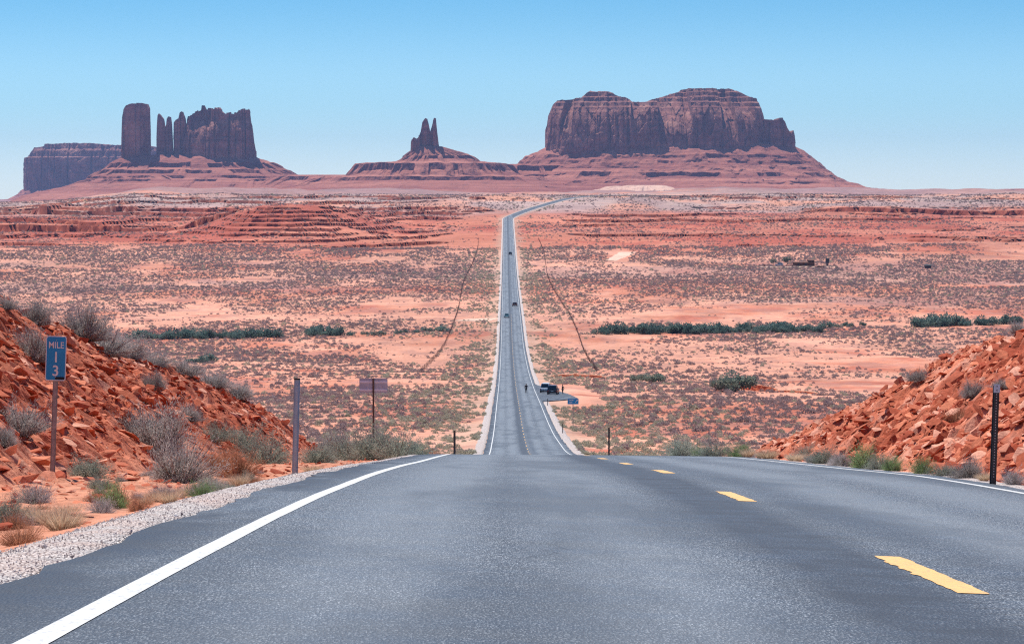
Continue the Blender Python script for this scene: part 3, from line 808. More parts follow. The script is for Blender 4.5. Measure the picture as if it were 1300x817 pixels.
def tier_mound(name, parent, D, rings, seed, gully=10, n=420, mat=None, sub=5, p=2.3, cy=0):
    """rings from the top down: (xl, xr, y_px, half_depth, ledge?)"""
    # more samples on the side facing the road
    rm = rings[len(rings) // 2]
    ang = even_angles((rm[1] - rm[0]) / 2 * D / F, rm[3], p, n)
    rows = []
    for i, (xl, xr, y, b, led) in enumerate(rings):
        X, Y = ring_xy(xl, xr, D, b, ang, p); zz = np.full(n, pz(y, D))
        aa = ang * (30 + 6 * i)
        if led:
            mk = sstep(.02, .22, fbm(np.cos(ang) * 7 + i * 3.1, np.sin(ang) * 7, octv=4, seed=seed + 31 + i))
            zz = zz + mk * (rows[-1][2] - zz) * .92
        elif 0 < i < len(rings) - 1:
            zz = zz + (rings[i - 1][2] - y) * -.0 + .35 * (pz(rings[i - 1][2], D) - pz(y, D)) * fbm(np.cos(ang) * 9, np.sin(ang) * 9 + i, octv=3, seed=seed + 41)
        rows.append((X, Y + cy, zz, led))
    P = []
    for i in range(len(rows) - 1):
        A, B = rows[i], rows[i + 1]
        k = 4 if B[3] else sub * 2
        for t in np.linspace(0, 1, k, endpoint=False):
            w = t
            P.append((A[0] * (1 - w) + B[0] * w, A[1] * (1 - w) + B[1] * w, A[2] * (1 - t) + B[2] * t, i + t, B[3]))
    P.append((*rows[-1][:3], len(rows) - 1, False))
    X = np.array([q[0] for q in P]); Y = np.array([q[1] for q in P]); Z = np.array([q[2] for q in P])
    cx = X.mean(1, keepdims=True); cyy = Y.mean(1, keepdims=True)
    rx, ry = X - cx, Y - cyy; rl = np.hypot(rx, ry) + 1e-3
    g = fbm(X / 60, Y / 60, octv=4, seed=seed) * gully - gully * .8 * fbm(np.cos(ang) * 12, np.sin(ang) * 12, octv=3, seed=seed + 51)[None, :] + fbm(X / 18, Y / 18, Z / 30, octv=3, seed=seed + 5) * gully * .35
    T = np.linspace(0, 1, len(P))[:, None]
    g = g * (0.35 + .9 * T)
    X = X + rx / rl * g; Y = Y + ry / rl * g
    Z = Z + gully * .22 * fbm(X / 40, Y / 40, octv=4, seed=seed + 9) * sstep(0, .15, T) 
    V = np.stack([X, Y, Z], -1).reshape(-1, 3)
    top = np.array([[X[0].mean(), Y[0].mean(), Z[0].mean() + 2]])
    Fq = grid_faces(*X.shape, closed=True)
    V = np.concatenate([V, top]); k = len(V) - 1
    c = np.arange(n); cap = np.stack([c, (c + 1) % n, np.full(n, k), np.full(n, k)], -1)
    Ft = np.concatenate([Fq[:, ::-1]])
    me = np_mesh(name, V, Ft, False)
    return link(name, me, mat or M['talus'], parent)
def cliff(name, parent, D, top, base, b, seed, flute=9, n=460, rows=44, prof_r=None, p=3.2, cy=0, blocky=1.0, alcove=0, skyrough=.42):
    """walls that follow a traced skyline; top / base: lists of (px, py)"""
    xl, xr = top[0][0], top[-1][0]
    tx = np.array([(q[0] - VX) / F * D for q in top]); tz = np.array([pz(q[1], D) for q in top])
    bx = np.array([(q[0] - VX) / F * D for q in base]); bz = np.array([pz(q[1], D) for q in base])
    ang = even_angles((xr - xl) / 2 * D / F, b, p, n)
    X0, Y0 = ring_xy(xl, xr, D, b, ang, p); Y0 = Y0 + cy
    cx, cyv = X0.mean(), D + cy
    s = np.concatenate([[0], np.cumsum(np.hypot(np.diff(X0), np.diff(Y0)))])
    prof_r = prof_r or [(0, 1.03), (.5, 1.0), (.93, .985), (1, .95)]
    zmax = tz.max() + 1; zmin = bz.min() - 8
    ts = np.linspace(0, 1, rows)
    sc = np.interp(ts, [q[0] for q in prof_r], [q[1] for q in prof_r])
    Xs, Ys, Zs = [], [], []
    tx_ = np.roll(X0, -1) - np.roll(X0, 1); ty_ = np.roll(Y0, -1) - np.roll(Y0, 1); tl = np.hypot(tx_, ty_) + 1e-6
    ux, uy = ty_ / tl, -tx_ / tl                      # outward normal
    wx = .35                                          # keep the traced skyline width
    fl = fbm(s / 42, s * 0 + 1.7, octv=4, seed=seed)
    al = .7 * blocks(s / 85, s * 0 + .5, seed=seed + 11, tilt=.9)[0] + .3 * fbm(s / 80, s * 0 + 4.4, octv=3, seed=seed + 16)
    al2 = fbm(s / 30, s * 0 + 8.4, octv=3, seed=seed + 12)
    cr1 = fbm(s / (flute * 5.5), s * 0 + 3.1, octv=2, seed=seed + 21); cr2 = fbm(s / (flute * 2.4), s * 0 + 6.1, octv=2, seed=seed + 22)
    for t, k in zip(ts, sc):
        zl = zmin + (zmax - zmin) * t
        hb, _ = blocks(s / 26, s * 0 + zl / 45, seed=seed + 7, tilt=.2)
        hc, _ = blocks(s / 11, s * 0 + zl / 19, seed=seed + 8, tilt=.2)
        d = fl * flute + blocky * (hb * flute * .42 + hc * flute * .22)
        d = d - flute * (.75 if alcove > 60 else 1.25) * (1 - sstep(0, .085, np.abs(cr1))) * sstep(0, .3, t) - flute * (.25 if alcove > 60 else .7) * (1 - sstep(0, .07, np.abs(cr2)))
        if alcove:
            lean = sstep(.26 + .3 * al2, .86, t)
            d = d - alcove * np.clip(.3 + 1.0 * al, 0, 1) * lean - 24 * sstep(.5, .8, t) + alcove * .25 * (1 - t)
        x = cx + (X0 - cx) * (1 - .06 * (1 - k)) + ux * d * wx; y = cyv + (Y0 - cyv) * k + uy * d
        x = np.clip(x, tx[0] - flute * .3, tx[-1] + flute * .3)
        zt = np.interp(x, tx, tz) + flute * (.16 * fbm(x / 9, y / 30, octv=3, seed=seed + 13) + skyrough * (blocks(x / 13, x * 0 + .5, seed=seed + 14, tilt=.3)[0] - .3))
        Xs.append(x); Ys.append(y); Zs.append(np.minimum(zl, zt))
    for k in (.8, .55, .25, .02):
        x = Xs[rows - 1].copy(); y = cyv + (Ys[rows - 1] - cyv) * k
        Xs.append(x); Ys.append(y); Zs.append(np.minimum(zmax, np.interp(x, tx, tz) + flute * (.16 * fbm(x / 9, y / 30, octv=3, seed=seed + 13) + skyrough * (blocks(x / 13, x * 0 + .5, seed=seed + 14, tilt=.3)[0] - .3))))
    X = np.array(Xs); Y = np.array(Ys); Z = np.array(Zs)
    me = np_mesh(name, np.stack([X, Y, Z], -1).reshape(-1, 3), grid_faces(*X.shape, closed=True), False)
    return link(name, me, M['butte'], parent)
def ox(o, s, lst): return [(o[0] + x / s, o[1] + y / s) for x, y in lst]

# broad mesa on the right
D = 9000
e = empty('mesa', (at(850, 250, D)[0], D, 14))
def reparent(o, e):
    o.matrix_parent_inverse = Matrix.Translation(-e.location)
top = ox((650, 90), 2.889, [(128, 215), (133, 165), (150, 125), (165, 115), (200, 112), (250, 105), (268, 88), (285, 78), (345, 80), (380, 98), (415, 108), (440, 122), (480, 122), (520, 106), (575, 88), (604, 80), (620, 70), (790, 68), (812, 76), (835, 80), (860, 98), (885, 106), (900, 135), (912, 182)])
base = ox((650, 90), 2.889, [(100, 278), (160, 272), (290, 287), (400, 264), (480, 276), (600, 264), (690, 285), (750, 296), (840, 286), (880, 290), (930, 272), (1040, 305)])
o = cliff('cliff', e, D, top, base, 230, 301, flute=15, n=1200, rows=80, p=3.4, alcove=125, skyrough=.06,
          prof_r=[(0, 1.02), (.35, 1.0), (.62, .99), (.70, .97), (.72, .90), (.78, .89), (.79, .82), (.86, .80), (.87, .70), (.94, .67), (.95, .58), (1, .55)]); reparent(o, e)
top2 = ox((650, 90), 2.889, [(880, 200), (912, 184), (940, 186), (958, 180), (975, 178), (985, 186), (992, 206), (1004, 226), (1010, 232), (1018, 221), (1024, 235), (1030, 262)])
o = cliff('cliff', e, D, top2, base, 105, 307, flute=7, n=420, rows=44, p=2.4, cy=-40, prof_r=[(0, 1.02), (.6, .99), (1, .93)]); reparent(o, e)
o = tier_mound('talus', e, D, [(700, 1000, 184, 235, 0), (686, 1013, 191, 262, 0), (670, 1024, 198, 295, 0), (668, 1026, 201.5, 299, 1), (661, 1032, 205, 318, 0), (659, 1034, 208.5, 322, 1), (652, 1042, 213, 350, 0), (650, 1044, 215, 353, 1),
                               (640, 1052, 220, 395, 0), (637, 1055, 225, 400, 1), (618, 1072, 232, 480, 0), (616, 1074, 234, 484, 1), (585, 1100, 240, 640, 0), (540, 1190, 247, 900, 0)], 311, gully=20, n=900, sub=6); reparent(o, e)
tag(e, 'broad flat-topped red sandstone mesa with stepped summit, right of the straight road', 'mesa', kind='structure')

# slender twin-spired butte in the middle
D = 8600
e = empty('spire_butte', (at(545, 250, D)[0], D, 12))
o2 = (400, 100); s2 = 3.713
for k, (tp, b, sd) in enumerate([
    ([(452, 300), (458, 284), (468, 278), (482, 284), (492, 274), (497, 255)], 26, 321),
    ([(488, 268), (497, 262), (502, 232), (507, 205), (514, 194), (521, 186), (529, 190), (535, 212), (541, 240), (545, 262)], 22, 323),
    ([(540, 262), (546, 240), (552, 222), (557, 200), (560, 187), (565, 184), (570, 189), (573, 225), (577, 262), (584, 318), (588, 330)], 20, 325)]):
    t_ = ox(o2, s2, tp); o = cliff('spire', e, D, t_, [(500, 202), (600, 202)], b, sd, flute=4.2, n=200, rows=44, p=2.3, cy=(-8, 6, 0)[k], prof_r=[(0, 1.05), (.5, 1.0), (1, .9)]); reparent(o, e)
o = tier_mound('talus', e, D, [(530, 560, 186, 25, 0), (513, 592, 197.5, 62, 0), (511, 597, 198, 66, 0), (510, 598, 201.5, 68, 1), (500, 610, 206, 95, 0), (455, 640, 207.5, 190, 0), (451, 648, 216.5, 198, 1),
                               (438, 660, 224, 240, 0), (400, 690, 225, 330, 0), (396, 694, 229.5, 336, 1), (360, 730, 239, 470, 0), (330, 760, 247, 640, 0)], 331, gully=14, n=700, sub=5); reparent(o, e)
tag(e, 'slender twin-spired sandstone butte on a stepped talus cone, left of the road', 'butte', kind='structure')

# castle-like ridge with tower and spires on the left
D = 9300
e = empty('castle_butte', (at(250, 250, D)[0], D, 10))
o1 = (0, 100); s1 = 3.25
def C1(tp, b, sd, fl, n, cy=0, pr=None, bs=None, p=2.8, nm='tower', al=0):
    o = cliff(nm, e, D, ox(o1, s1, tp), bs or [(140, 207), (225, 205), (260, 203), (290, 198), (330, 196)], b, sd, flute=fl, n=n, rows=46, p=p, cy=cy, alcove=al, prof_r=pr or [(0, 1.05), (.4, 1.0), (1, .95)]); reparent(o, e)
C1([(505, 330), (507, 250), (512, 160), (520, 125), (530, 112), (560, 104), (590, 103), (612, 107), (620, 125), (622, 200), (624, 300)], 42, 341, 5, 300)
C1([(648, 300), (652, 205), (656, 152), (661, 144), (668, 152), (678, 166), (684, 200), (690, 205)], 20, 343, 3, 180, nm='spire', p=2.2)
C1([(686, 205), (692, 190), (694, 168), (700, 157), (708, 158), (712, 190), (716, 270), (719, 330)], 18, 345, 3, 180, cy=-6, nm='spire', p=2.2)
C1([(718, 250), (722, 182), (730, 172), (742, 165), (748, 140), (755, 137), (762, 152), (767, 168), (772, 230)], 26, 347, 4, 220, cy=4)
C1([(764, 230), (770, 165), (785, 150), (800, 142), (822, 131), (833, 126), (835, 108), (846, 106), (852, 122), (868, 124), (882, 122), (912, 124), (925, 138), (940, 146), (965, 142), (985, 145), (992, 134), (1005, 128), (1030, 126), (1038, 140), (1044, 200), (1048, 262), (1054, 300)], 55, 349, 10, 700, nm='ridge_wall', p=3.4, pr=[(0, 1.04), (.45, 1.0), (.9, .98), (1, .93)], al=40)
o = tier_mound('talus', e, D, [(165, 322, 197, 52, 0), (150, 332, 203, 85, 0), (143, 345, 207, 110, 0), (140, 348, 212.5, 114, 1), (130, 364, 216, 155, 0), (128, 369, 220.5, 160, 1), (115, 385, 224, 210, 0), (113, 388, 227, 214, 1),
                               (112, 420, 228, 250, 0), (110, 424, 231, 254, 1), (80, 440, 240, 380, 0), (40, 470, 249, 600, 0), (10, 500, 262, 760, 0)], 361, gully=15, n=760, sub=5); reparent(o, e)
tag(e, 'castle-like sandstone butte with tall tower, thin spires and ragged ridge wall', 'butte', kind='structure')

# far blue mesa behind it
D = 14500
e = empty('distant_mesa', (at(110, 250, D)[0], D, 0))
o = cliff('cliff', e, D, ox(o1, s1, [(121, 350), (126, 334), (150, 326), (166, 318), (178, 298), (182, 288), (225, 284), (232, 275), (320, 272), (400, 270), (440, 274), (520, 279), (600, 276), (640, 282), (700, 290)]),
          [(20, 241), (60, 242), (110, 238), (240, 240)], 420, 371, skyrough=.08, flute=22, n=560, rows=44, prof_r=[(0, 1.02), (.6, 1.0), (.7, .99), (.72, .95), (.85, .92), (.87, .87), (1, .83)]); reparent(o, e)
o = tier_mound('talus', e, D, [(40, 215, 238, 425, 0), (30, 225, 243, 480, 0), (28, 227, 246, 486, 1), (16, 240, 253, 560, 0), (-10, 260, 264, 760, 0)], 381, gully=22, n=420, sub=5); reparent(o, e)
tag(e, 'flat distant blue-hazed mesa behind the castle-like butte', 'mesa', kind='structure')

def saddle(D, rings, seed):
    tag(tier_mound('rock_saddle', None, D, rings, seed, gully=13, n=420, sub=5), kind='structure')
saddle(8800, [(618, 716, 208.5, 50, 0), (606, 728, 210.5, 84, 0), (603, 731, 217, 88, 1), (588, 745, 222, 140, 0), (585, 748, 227, 145, 1), (560, 780, 237, 250, 0), (540, 800, 247, 360, 0)], 411)
saddle(9000, [(372, 466, 222, 60, 0), (352, 480, 223.5, 120, 0), (349, 483, 228, 125, 1), (325, 505, 236, 220, 0), (300, 530, 247, 340, 0)], 415)

# low rim at the far right edge and a pale dune at the foot of the mesa
D = 10500
o = tier_mound('low_ridge', None, D, [(1290, 1420, 239.5, 120, 0), (1262, 1440, 241, 200, 0), (1255, 1450, 243, 210, 1), (1150, 1560, 247, 500, 0)], 391, gully=16, n=300)
tag(o, kind='structure')
D = 8000
o = tier_mound('sand_dune', None, D, [(800, 838, 235, 12, 0), (772, 850, 238, 60, 0), (755, 862, 243.5, 130, 0), (740, 880, 249, 210, 0)], 393, gully=26, n=300, mat=None)
t = NT('pale_dune_sand'); pp = t.pos()
cc = t.mix(t.ramp(t.noise(pp, .05, 6, .65), .35, .65), (.62, .36, .26), (.70, .46, .35))
cc = t.mix(t.ramp(t.noise(pp, .16, 4, .7), .60, .66, 0, .8), cc, (.24, .15, .13))
o.data.materials.clear(); o.data.materials.append(t.done(cc, .95)); tag(o, kind='structure')

# ------------------------------------------------------------------ plants
def leaf_mesh(name, A, B, w):
    n = len(A); d = B - A; r = rng.normal(size=(n, 3)); s = np.cross(d, r); s /= (np.linalg.norm(s, axis=1, keepdims=True) + 1e-6)
    Mid = A + d * .55; w = w[:, None] * .6
    V = np.stack([A, Mid + s * w, B, Mid - s * w], 1).reshape(-1, 3)
    return np_mesh(name, V, (np.arange(n) * 4)[:, None] + np.array([[0, 1, 2, 3]]), False)
def blade_mesh(name, A, B, w, bend=None):
    """thin blades from A to B (n,3), width w (n,): two-segment tapered strips, random facing"""
    n = len(A); d = B - A; L = np.linalg.norm(d, axis=1, keepdims=True) + 1e-6
    r = rng.normal(size=(n, 3)); s = np.cross(d, r); s /= (np.linalg.norm(s, axis=1, keepdims=True) + 1e-6)
    Mid = (A + B) / 2 + (bend if bend is not None else 0)
    w = w[:, None] / 2
    V = np.stack([A - s * w * .7, A + s * w * .7, Mid + s * w, Mid - s * w, B + s * w * .15, B - s * w * .15], 1).reshape(-1, 3)
    b = (np.arange(n) * 6)[:, None]
    Fq = np.concatenate([b + np.array([[0, 1, 2, 3]]), b + np.array([[3, 2, 4, 5]])])
    return np_mesh(name, V, Fq, False)
def dome_dirs(n, spread=1.0):
    a = rng.uniform(0, 2 * math.pi, n); z = 1 - rng.random(n) ** .8 * spread
    r = np.sqrt(np.clip(1 - z * z, 0, 1))
    return np.stack([np.cos(a) * r, np.sin(a) * r, z], -1)
def shrub(name, leafmat, n_twig=130, n_leaf=3800, wide=1.0, leaf=(.035, .012), up=.5, shell=.55, stemmat='twig', ragged=.25):
    """unit shrub: about 1 m tall and 2*wide*0.75 m across; parts stems and foliage"""
    root = empty(name)
    dirs = dome_dirs(n_twig, .92); L = 1 - ragged * rng.random(n_twig)
    lob = 1 + .30 * np.sin(np.arctan2(dirs[:, 1], dirs[:, 0]) * 3 + rng.uniform(0, 6)) * np.hypot(dirs[:, 0], dirs[:, 1])
    gapn = fbm(dirs[:, 0] * 2.2 + len(KEEP) * 3.3, dirs[:, 1] * 2.2, dirs[:, 2] * 2.2, octv=2, seed=700)
    lob = lob * (1 + .55 * gapn)
    tips = dirs * (L * lob)[:, None] * np.array([.75 * wide, .75 * wide, 1.0])
    A = np.concatenate([rng.normal(0, .05, (n_twig, 2)), np.full((n_twig, 1), -.06)], 1)
    bend = np.zeros((n_twig, 3)); bend[:, 2] = -.0; bend[:, :2] = dirs[:, :2] * .05
    st = link('stems', blade_mesh('stems', A, tips, np.full(n_twig, .017), bend), M[stemmat], root)
    k = rng.integers(0, n_twig, n_leaf); t = 1 - (1 - shell) * rng.random(n_leaf) ** 1.0
    t = np.where(rng.random(n_leaf) < .25, rng.uniform(.25, 1, n_leaf), t)
    P = A[k] * (1 - t)[:, None] + tips[k] * t[:, None] + rng.normal(0, .055, (n_leaf, 3))
    P[:, 2] = np.maximum(P[:, 2], .0)
    dd = dirs[k] + rng.normal(0, .55, (n_leaf, 3)); dd[:, 2] += up; dd /= np.linalg.norm(dd, axis=1, keepdims=True)
    ln = leaf[0] * rng.uniform(.6, 1.5, n_leaf)
    fo = link('foliage', leaf_mesh('foliage', P, P + dd * ln[:, None], np.full(n_leaf, leaf[1]) * rng.uniform(.7, 1.3, n_leaf)), M[leafmat], root)
    return root
def tuft(name, mat, n=420, h=1.0, spread=.55, w=.012, droop=.15):
    root = empty(name)
    a = rng.uniform(0, 2 * math.pi, n); r = rng.random(n) ** .6 * spread * h
    A = np.stack([np.cos(a) * r * .35, np.sin(a) * r * .35, np.full(n, -.04)], -1)
    hh = h * rng.uniform(.5, 1, n)
    B = np.stack([np.cos(a) * r * 1.5, np.sin(a) * r * 1.5, hh], -1) + rng.normal(0, .05, (n, 3))
    bend = np.zeros((n, 3)); bend[:, 2] = droop * h * rng.random(n)
    link('blades', blade_mesh('blades', A, B, np.full(n, w), bend), M[mat], root)
    return root
KEEP = {}
def first_or_copy(key, make):
    if key not in KEEP:
        KEEP[key] = make(); return KEEP[key]
    return copy_tree(KEEP[key])
def plant(key, make, loc, size, label, cat, group=None, squash=1.0, wide=1.0, rz=None):
    o = first_or_copy(key, make)
    for k_ in ('label', 'category', 'group'):
        if k_ in o: del o[k_]
    o.location = loc; o.rotation_euler = (random.uniform(-.12, .12), random.uniform(-.12, .12), random.uniform(0, 6.28) if rz is None else rz)
    o.scale = (size * wide, size * wide, size * squash)
    tag(o, label, cat, group)
    return o
MK = {
 'grey': lambda: shrub('grey_twiggy_bush', 'greytwig', 340, 14000, 1.0, (.055, .0085), .6, .35, ragged=.4),
 'grey2': lambda: shrub('grey_twiggy_bush', 'greytwig', 320, 13000, 1.15, (.06, .0085), .5, .3, ragged=.45),
 'sage': lambda: shrub('sagebrush', 'sage', 240, 10500, 1.1, (.05, .012), .6, .45, ragged=.3),
 'sage2': lambda: shrub('sagebrush', 'sage', 220, 9500, 1.3, (.055, .012), .6, .4, ragged=.35),
 'green': lambda: shrub('rabbitbrush', 'green', 220, 7000, .95, (.085, .010), 1.2, .45, ragged=.25),
 'white': lambda: shrub('silvery_weed', 'white_weed', 240, 6000, 1.1, (.08, .009), .8, .35, ragged=.4, stemmat='white_weed'),
 'orange': lambda: shrub('dry_orange_bush', 'orange', 300, 8000, 1.1, (.075, .007), .5, .3, ragged=.35, stemmat='orange'),
 'tan': lambda: tuft('dry_grass_tuft', 'tan', 900, .8, .62, .009),
}
def near(px, py, hpx, kind, label, cat, ymin=9, ymax=130, wide=1.0, squash=1.0, group=None):
    """plant whose base shows at (px,py) and that is hpx photo pixels tall"""
    p = hit(px, py, ymin, ymax, 4.55 if px < 650 else 4.25)
    return plant(kind, MK[kind], p - Vector((0, 0, .03)), 1.15 * hpx * p.y / F / squash, label, cat, group, squash, wide)

# left bank, from its crest down to the gravel
near(45, 412, 34, 'grey', 'grey twiggy bush on the bank crest just above the blue mile sign', 'bush', 30)
near(8, 392, 20, 'grey2', 'small grey bush at the top of the left bank, highest of all', 'bush', 30)
near(100, 412, 26, 'grey2', 'faded grey bush on the crest between two darker bushes', 'bush', 30, wide=1.3)
near(108, 430, 44, 'grey', 'dense dark grey bush on the left crest uphill of the mile sign', 'bush', 40, wide=1.1)
near(42, 458, 42, 'grey', 'dark grey bush growing right behind the blue mile sign', 'bush', 30, wide=1.05)
near(135, 450, 36, 'grey2', 'grey bush leaning over the crest beside the dense dark one', 'bush', 40, wide=1.3)
near(162, 456, 26, 'grey', 'thin grey bush on the crest where the bank starts dropping', 'bush', 40, wide=1.4)
near(198, 465, 20, 'grey2', 'small grey bush on the descending crest above a dark rock gap', 'bush', 40, wide=1.4)
near(235, 478, 22, 'grey', 'low grey bush midway along the descending left crest', 'bush', 40, wide=1.5)
near(270, 492, 22, 'grey2', 'low grey bush on the descending crest past the midpoint', 'bush', 40, wide=1.6)
near(303, 505, 22, 'grey', 'low grey bush near the lower end of the left crest', 'bush', 40, wide=1.5)
near(25, 548, 42, 'grey2', 'pale grey bush on the rubble left of the mile sign post', 'bush', 15, wide=1.1)
near(4, 568, 30, 'grey', 'grey bush at the frame edge below the pale grey bush', 'bush', 15)
near(112, 606, 30, 'sage', 'grey-green sagebrush on the rubble right of the mile sign post', 'sagebrush', 15, wide=1.1)
near(200, 575, 62, 'grey', 'largest grey bush in the middle of the left bank slope', 'bush', 20, wide=.95)
near(225, 612, 62, 'grey2', 'big tangled grey bush at the slope foot, below the largest one', 'bush', 20, wide=.9)
near(180, 560, 44, 'grey2', 'grey bush hugging the uphill side of the largest bank bush', 'bush', 20, wide=1.0)
near(196, 494, 24, 'grey', 'small round grey bush alone high on the left slope', 'bush', 20, wide=1.0)
near(240, 535, 22, 'grey2', 'small dark grey bush on the slope right of the largest one', 'bush', 20)
near(272, 562, 22, 'sage2', 'upper sagebrush of the row along the lower left slope', 'sagebrush', 20, wide=1.2)
near(305, 572, 32, 'sage', 'middle sagebrush of the row along the lower left slope', 'sagebrush', 20, wide=1.1)
near(338, 588, 34, 'sage2', 'last sagebrush of the row, next to the steel post', 'sagebrush', 20, wide=1.1)
near(300, 606, 44, 'orange', 'dry orange-pink bush at the slope foot left of the steel post', 'bush', 20, wide=.9)
near(272, 596, 26, 'orange', 'smaller dry orange bush beside the orange-pink one', 'bush', 20)
near(262, 622, 22, 'sage', 'small sagebrush between the tangled grey bush and the gravel', 'sagebrush', 20)
near(255, 640, 22, 'green', 'small bright green bush at the gravel edge', 'bush', 15, wide=1.0)
near(207, 634, 20, 'white', 'silvery white weed at the gravel edge beside the green bush', 'weed', 15, wide=1.3)
near(145, 645, 34, 'green', 'olive green bush in dry grass near the gravel', 'bush', 15, wide=.8)
near(152, 643, 28, 'orange', 'dry orange brush around the olive green bush', 'bush', 15, wide=1.0)
near(128, 652, 30, 'white', 'silvery weed left of the olive green bush', 'weed', 15, wide=.8)
near(45, 640, 36, 'white', 'pale silvery weed under the mile sign post', 'weed', 13, wide=.9)
near(52, 664, 30, 'tan', 'bleached grass tuft at the gravel edge below the mile sign', 'grass', 12, wide=1.2)
near(85, 658, 26, 'tan', 'golden grass tuft beside the bleached one at the gravel edge', 'grass', 12, wide=1.1)
near(8, 666, 40, 'sage', 'dark sagebrush at the frame edge beside bleached grass', 'sagebrush', 12, wide=.8)
near(20, 672, 26, 'orange', 'dry reddish brush at the frame edge in front of the sagebrush', 'bush', 12)
near(185, 640, 16, 'tan', 'short dry grass tuft between the olive bush and silvery weed', 'grass', 15, wide=1.2)
near(405, 588, 26, 'sage', 'sagebrush just past the steel post on the left verge', 'sagebrush', 40, wide=1.2)
near(430, 582, 24, 'grey', 'grey bush past the steel post near the crest of the road', 'bush', 40, wide=1.2)
near(445, 578, 36, 'sage2', 'dark sagebrush where the left bank ends', 'sagebrush', 70, wide=1.1)
near(478, 575, 42, 'sage', 'pale green sagebrush below the back of the grey road sign', 'sagebrush', 70, wide=1.0)
near(508, 574, 30, 'sage2', 'dark green sagebrush beside the crest, right of the pale one', 'sagebrush', 70, wide=1.2)
near(520, 573, 16, 'green', 'low green bush where the left gravel meets the crest', 'bush', 70, wide=1.5)
near(420, 570, 30, 'grey2', 'grey bush on the low end of the left bank', 'bush', 70, wide=1.2)
near(548, 572, 14, 'orange', 'reddish dry brush left of the crest by the thin post', 'bush', 80, wide=1.5)
for i_ in range(64):
    y_ = 13 + 36 * random.random() ** 1.1; x_ = -2.62 - 3.2 * random.random() ** 1.1
    kd = random.choice(['tan', 'tan', 'tan', 'orange', 'white', 'grey2', 'sage'])
    lab_ = {'tan': ('small straw-coloured grass tuft on the sandy strip beside the gravel', 'grass', 'grass tufts beside the gravel'),
            'orange': ('small rusty dry brush on the sandy strip beside the gravel', 'bush', 'rusty brush beside the gravel'),
            'white': ('small silvery weed on the sandy strip beside the gravel', 'weed', 'silvery weeds beside the gravel'),
            'sage': ('small grey-green sagebrush on the sandy strip beside the gravel', 'sagebrush', 'small sagebrush beside the gravel'),
            'grey2': ('small grey dry weed on the sandy strip beside the gravel', 'weed', 'grey weeds beside the gravel')}[kd]
    plant(kd, MK[kd], on(x_, y_) - Vector((0, 0, .02)), random.uniform(.09, .21), lab_[0], lab_[1], lab_[2], wide=random.uniform(.9, 1.5))
for i_ in range(16):
    y_ = random.uniform(33, 78); x_ = random.uniform(6.2, 7.0)
    kd = random.choice(['tan', 'tan', 'sage2', 'white'])
    lab_ = {'tan': ('low straw grass tuft along the foot of the right bank', 'grass', 'grass tufts at the right bank foot'),
            'sage2': ('small sagebrush tuft along the foot of the right bank', 'sagebrush', 'small sagebrush at the right bank foot'),
            'white': ('small silvery weed along the foot of the right bank', 'weed', 'silvery weeds at the right bank foot')}[kd]
    plant(kd, MK[kd], on(x_, y_) - Vector((0, 0, .02)), random.uniform(.12, .32), lab_[0], lab_[1], lab_[2], wide=random.uniform(.9, 1.4))
# right verge and bank
near(866, 582, 24, 'sage', 'pale sagebrush on the right verge at the crest of the road', 'sagebrush', 50, wide=1.2)
near(905, 584, 20, 'sage2', 'second sagebrush on the right verge, before the bank starts', 'sagebrush', 50, wide=1.2)
near(940, 585, 16, 'green', 'green bush on the verge where the right bank begins', 'bush', 50, wide=1.3)
near(890, 582, 12, 'green', 'tiny green bush between the two verge sagebrushes', 'bush', 50, wide=1.3)
near(975, 588, 14, 'tan', 'straw-coloured grass at the low end of the right bank', 'grass', 40, wide=1.6)
near(1010, 590, 12, 'tan', 'low straw grass along the foot of the right bank', 'grass', 40, wide=1.8)
near(1045, 595, 22, 'sage', 'pale sagebrush at the foot of the right bank', 'sagebrush', 30, wide=1.1)
near(1070, 598, 18, 'grey', 'grey bush between pale sagebrush and the bright green one', 'bush', 30, wide=1.1)
near(1098, 601, 28, 'green', 'bright green bush at the foot of the right bank', 'bush', 30, wide=1.0)
near(1133, 606, 18, 'green', 'smaller bright green bush, next toward the dark post', 'bush', 30, wide=1.0)
near(1172, 611, 20, 'green', 'olive green bush at the right bank foot before the dark post', 'bush', 30, wide=1.0)
near(1202, 615, 16, 'sage', 'low sagebrush spreading beside the olive green bush', 'sagebrush', 30, wide=1.6)
near(1230, 618, 26, 'grey', 'dark grey bush just left of the dark channel post', 'bush', 28, wide=1.3)
near(1288, 626, 26, 'white', 'silvery weed just right of the dark channel post', 'weed', 28, wide=.8)
near(1250, 620, 12, 'tan', 'short dry grass at the base of the dark channel post', 'grass', 28, wide=1.5)
near(1235, 502, 22, 'grey', 'small grey bush alone high on the right bank', 'bush', 25, wide=1.0)
near(1270, 494, 14, 'grey2', 'tiny dry bush just above the top of the dark post', 'bush', 25, wide=1.2)
near(1215, 540, 20, 'orange', 'dry bush on the right bank slope left of the dark post', 'bush', 25, wide=1.2)
near(1292, 416, 16, 'grey', 'brownish bush on the top of the right bank', 'bush', 30, wide=1.2)
near(1165, 484, 14, 'grey2', 'grey-brown bush on the crest of the right bank', 'bush', 30, wide=1.5)
near(1062, 590, 14, 'white', 'small silvery weed at the foot of the right bank', 'weed', 30, wide=1.3)

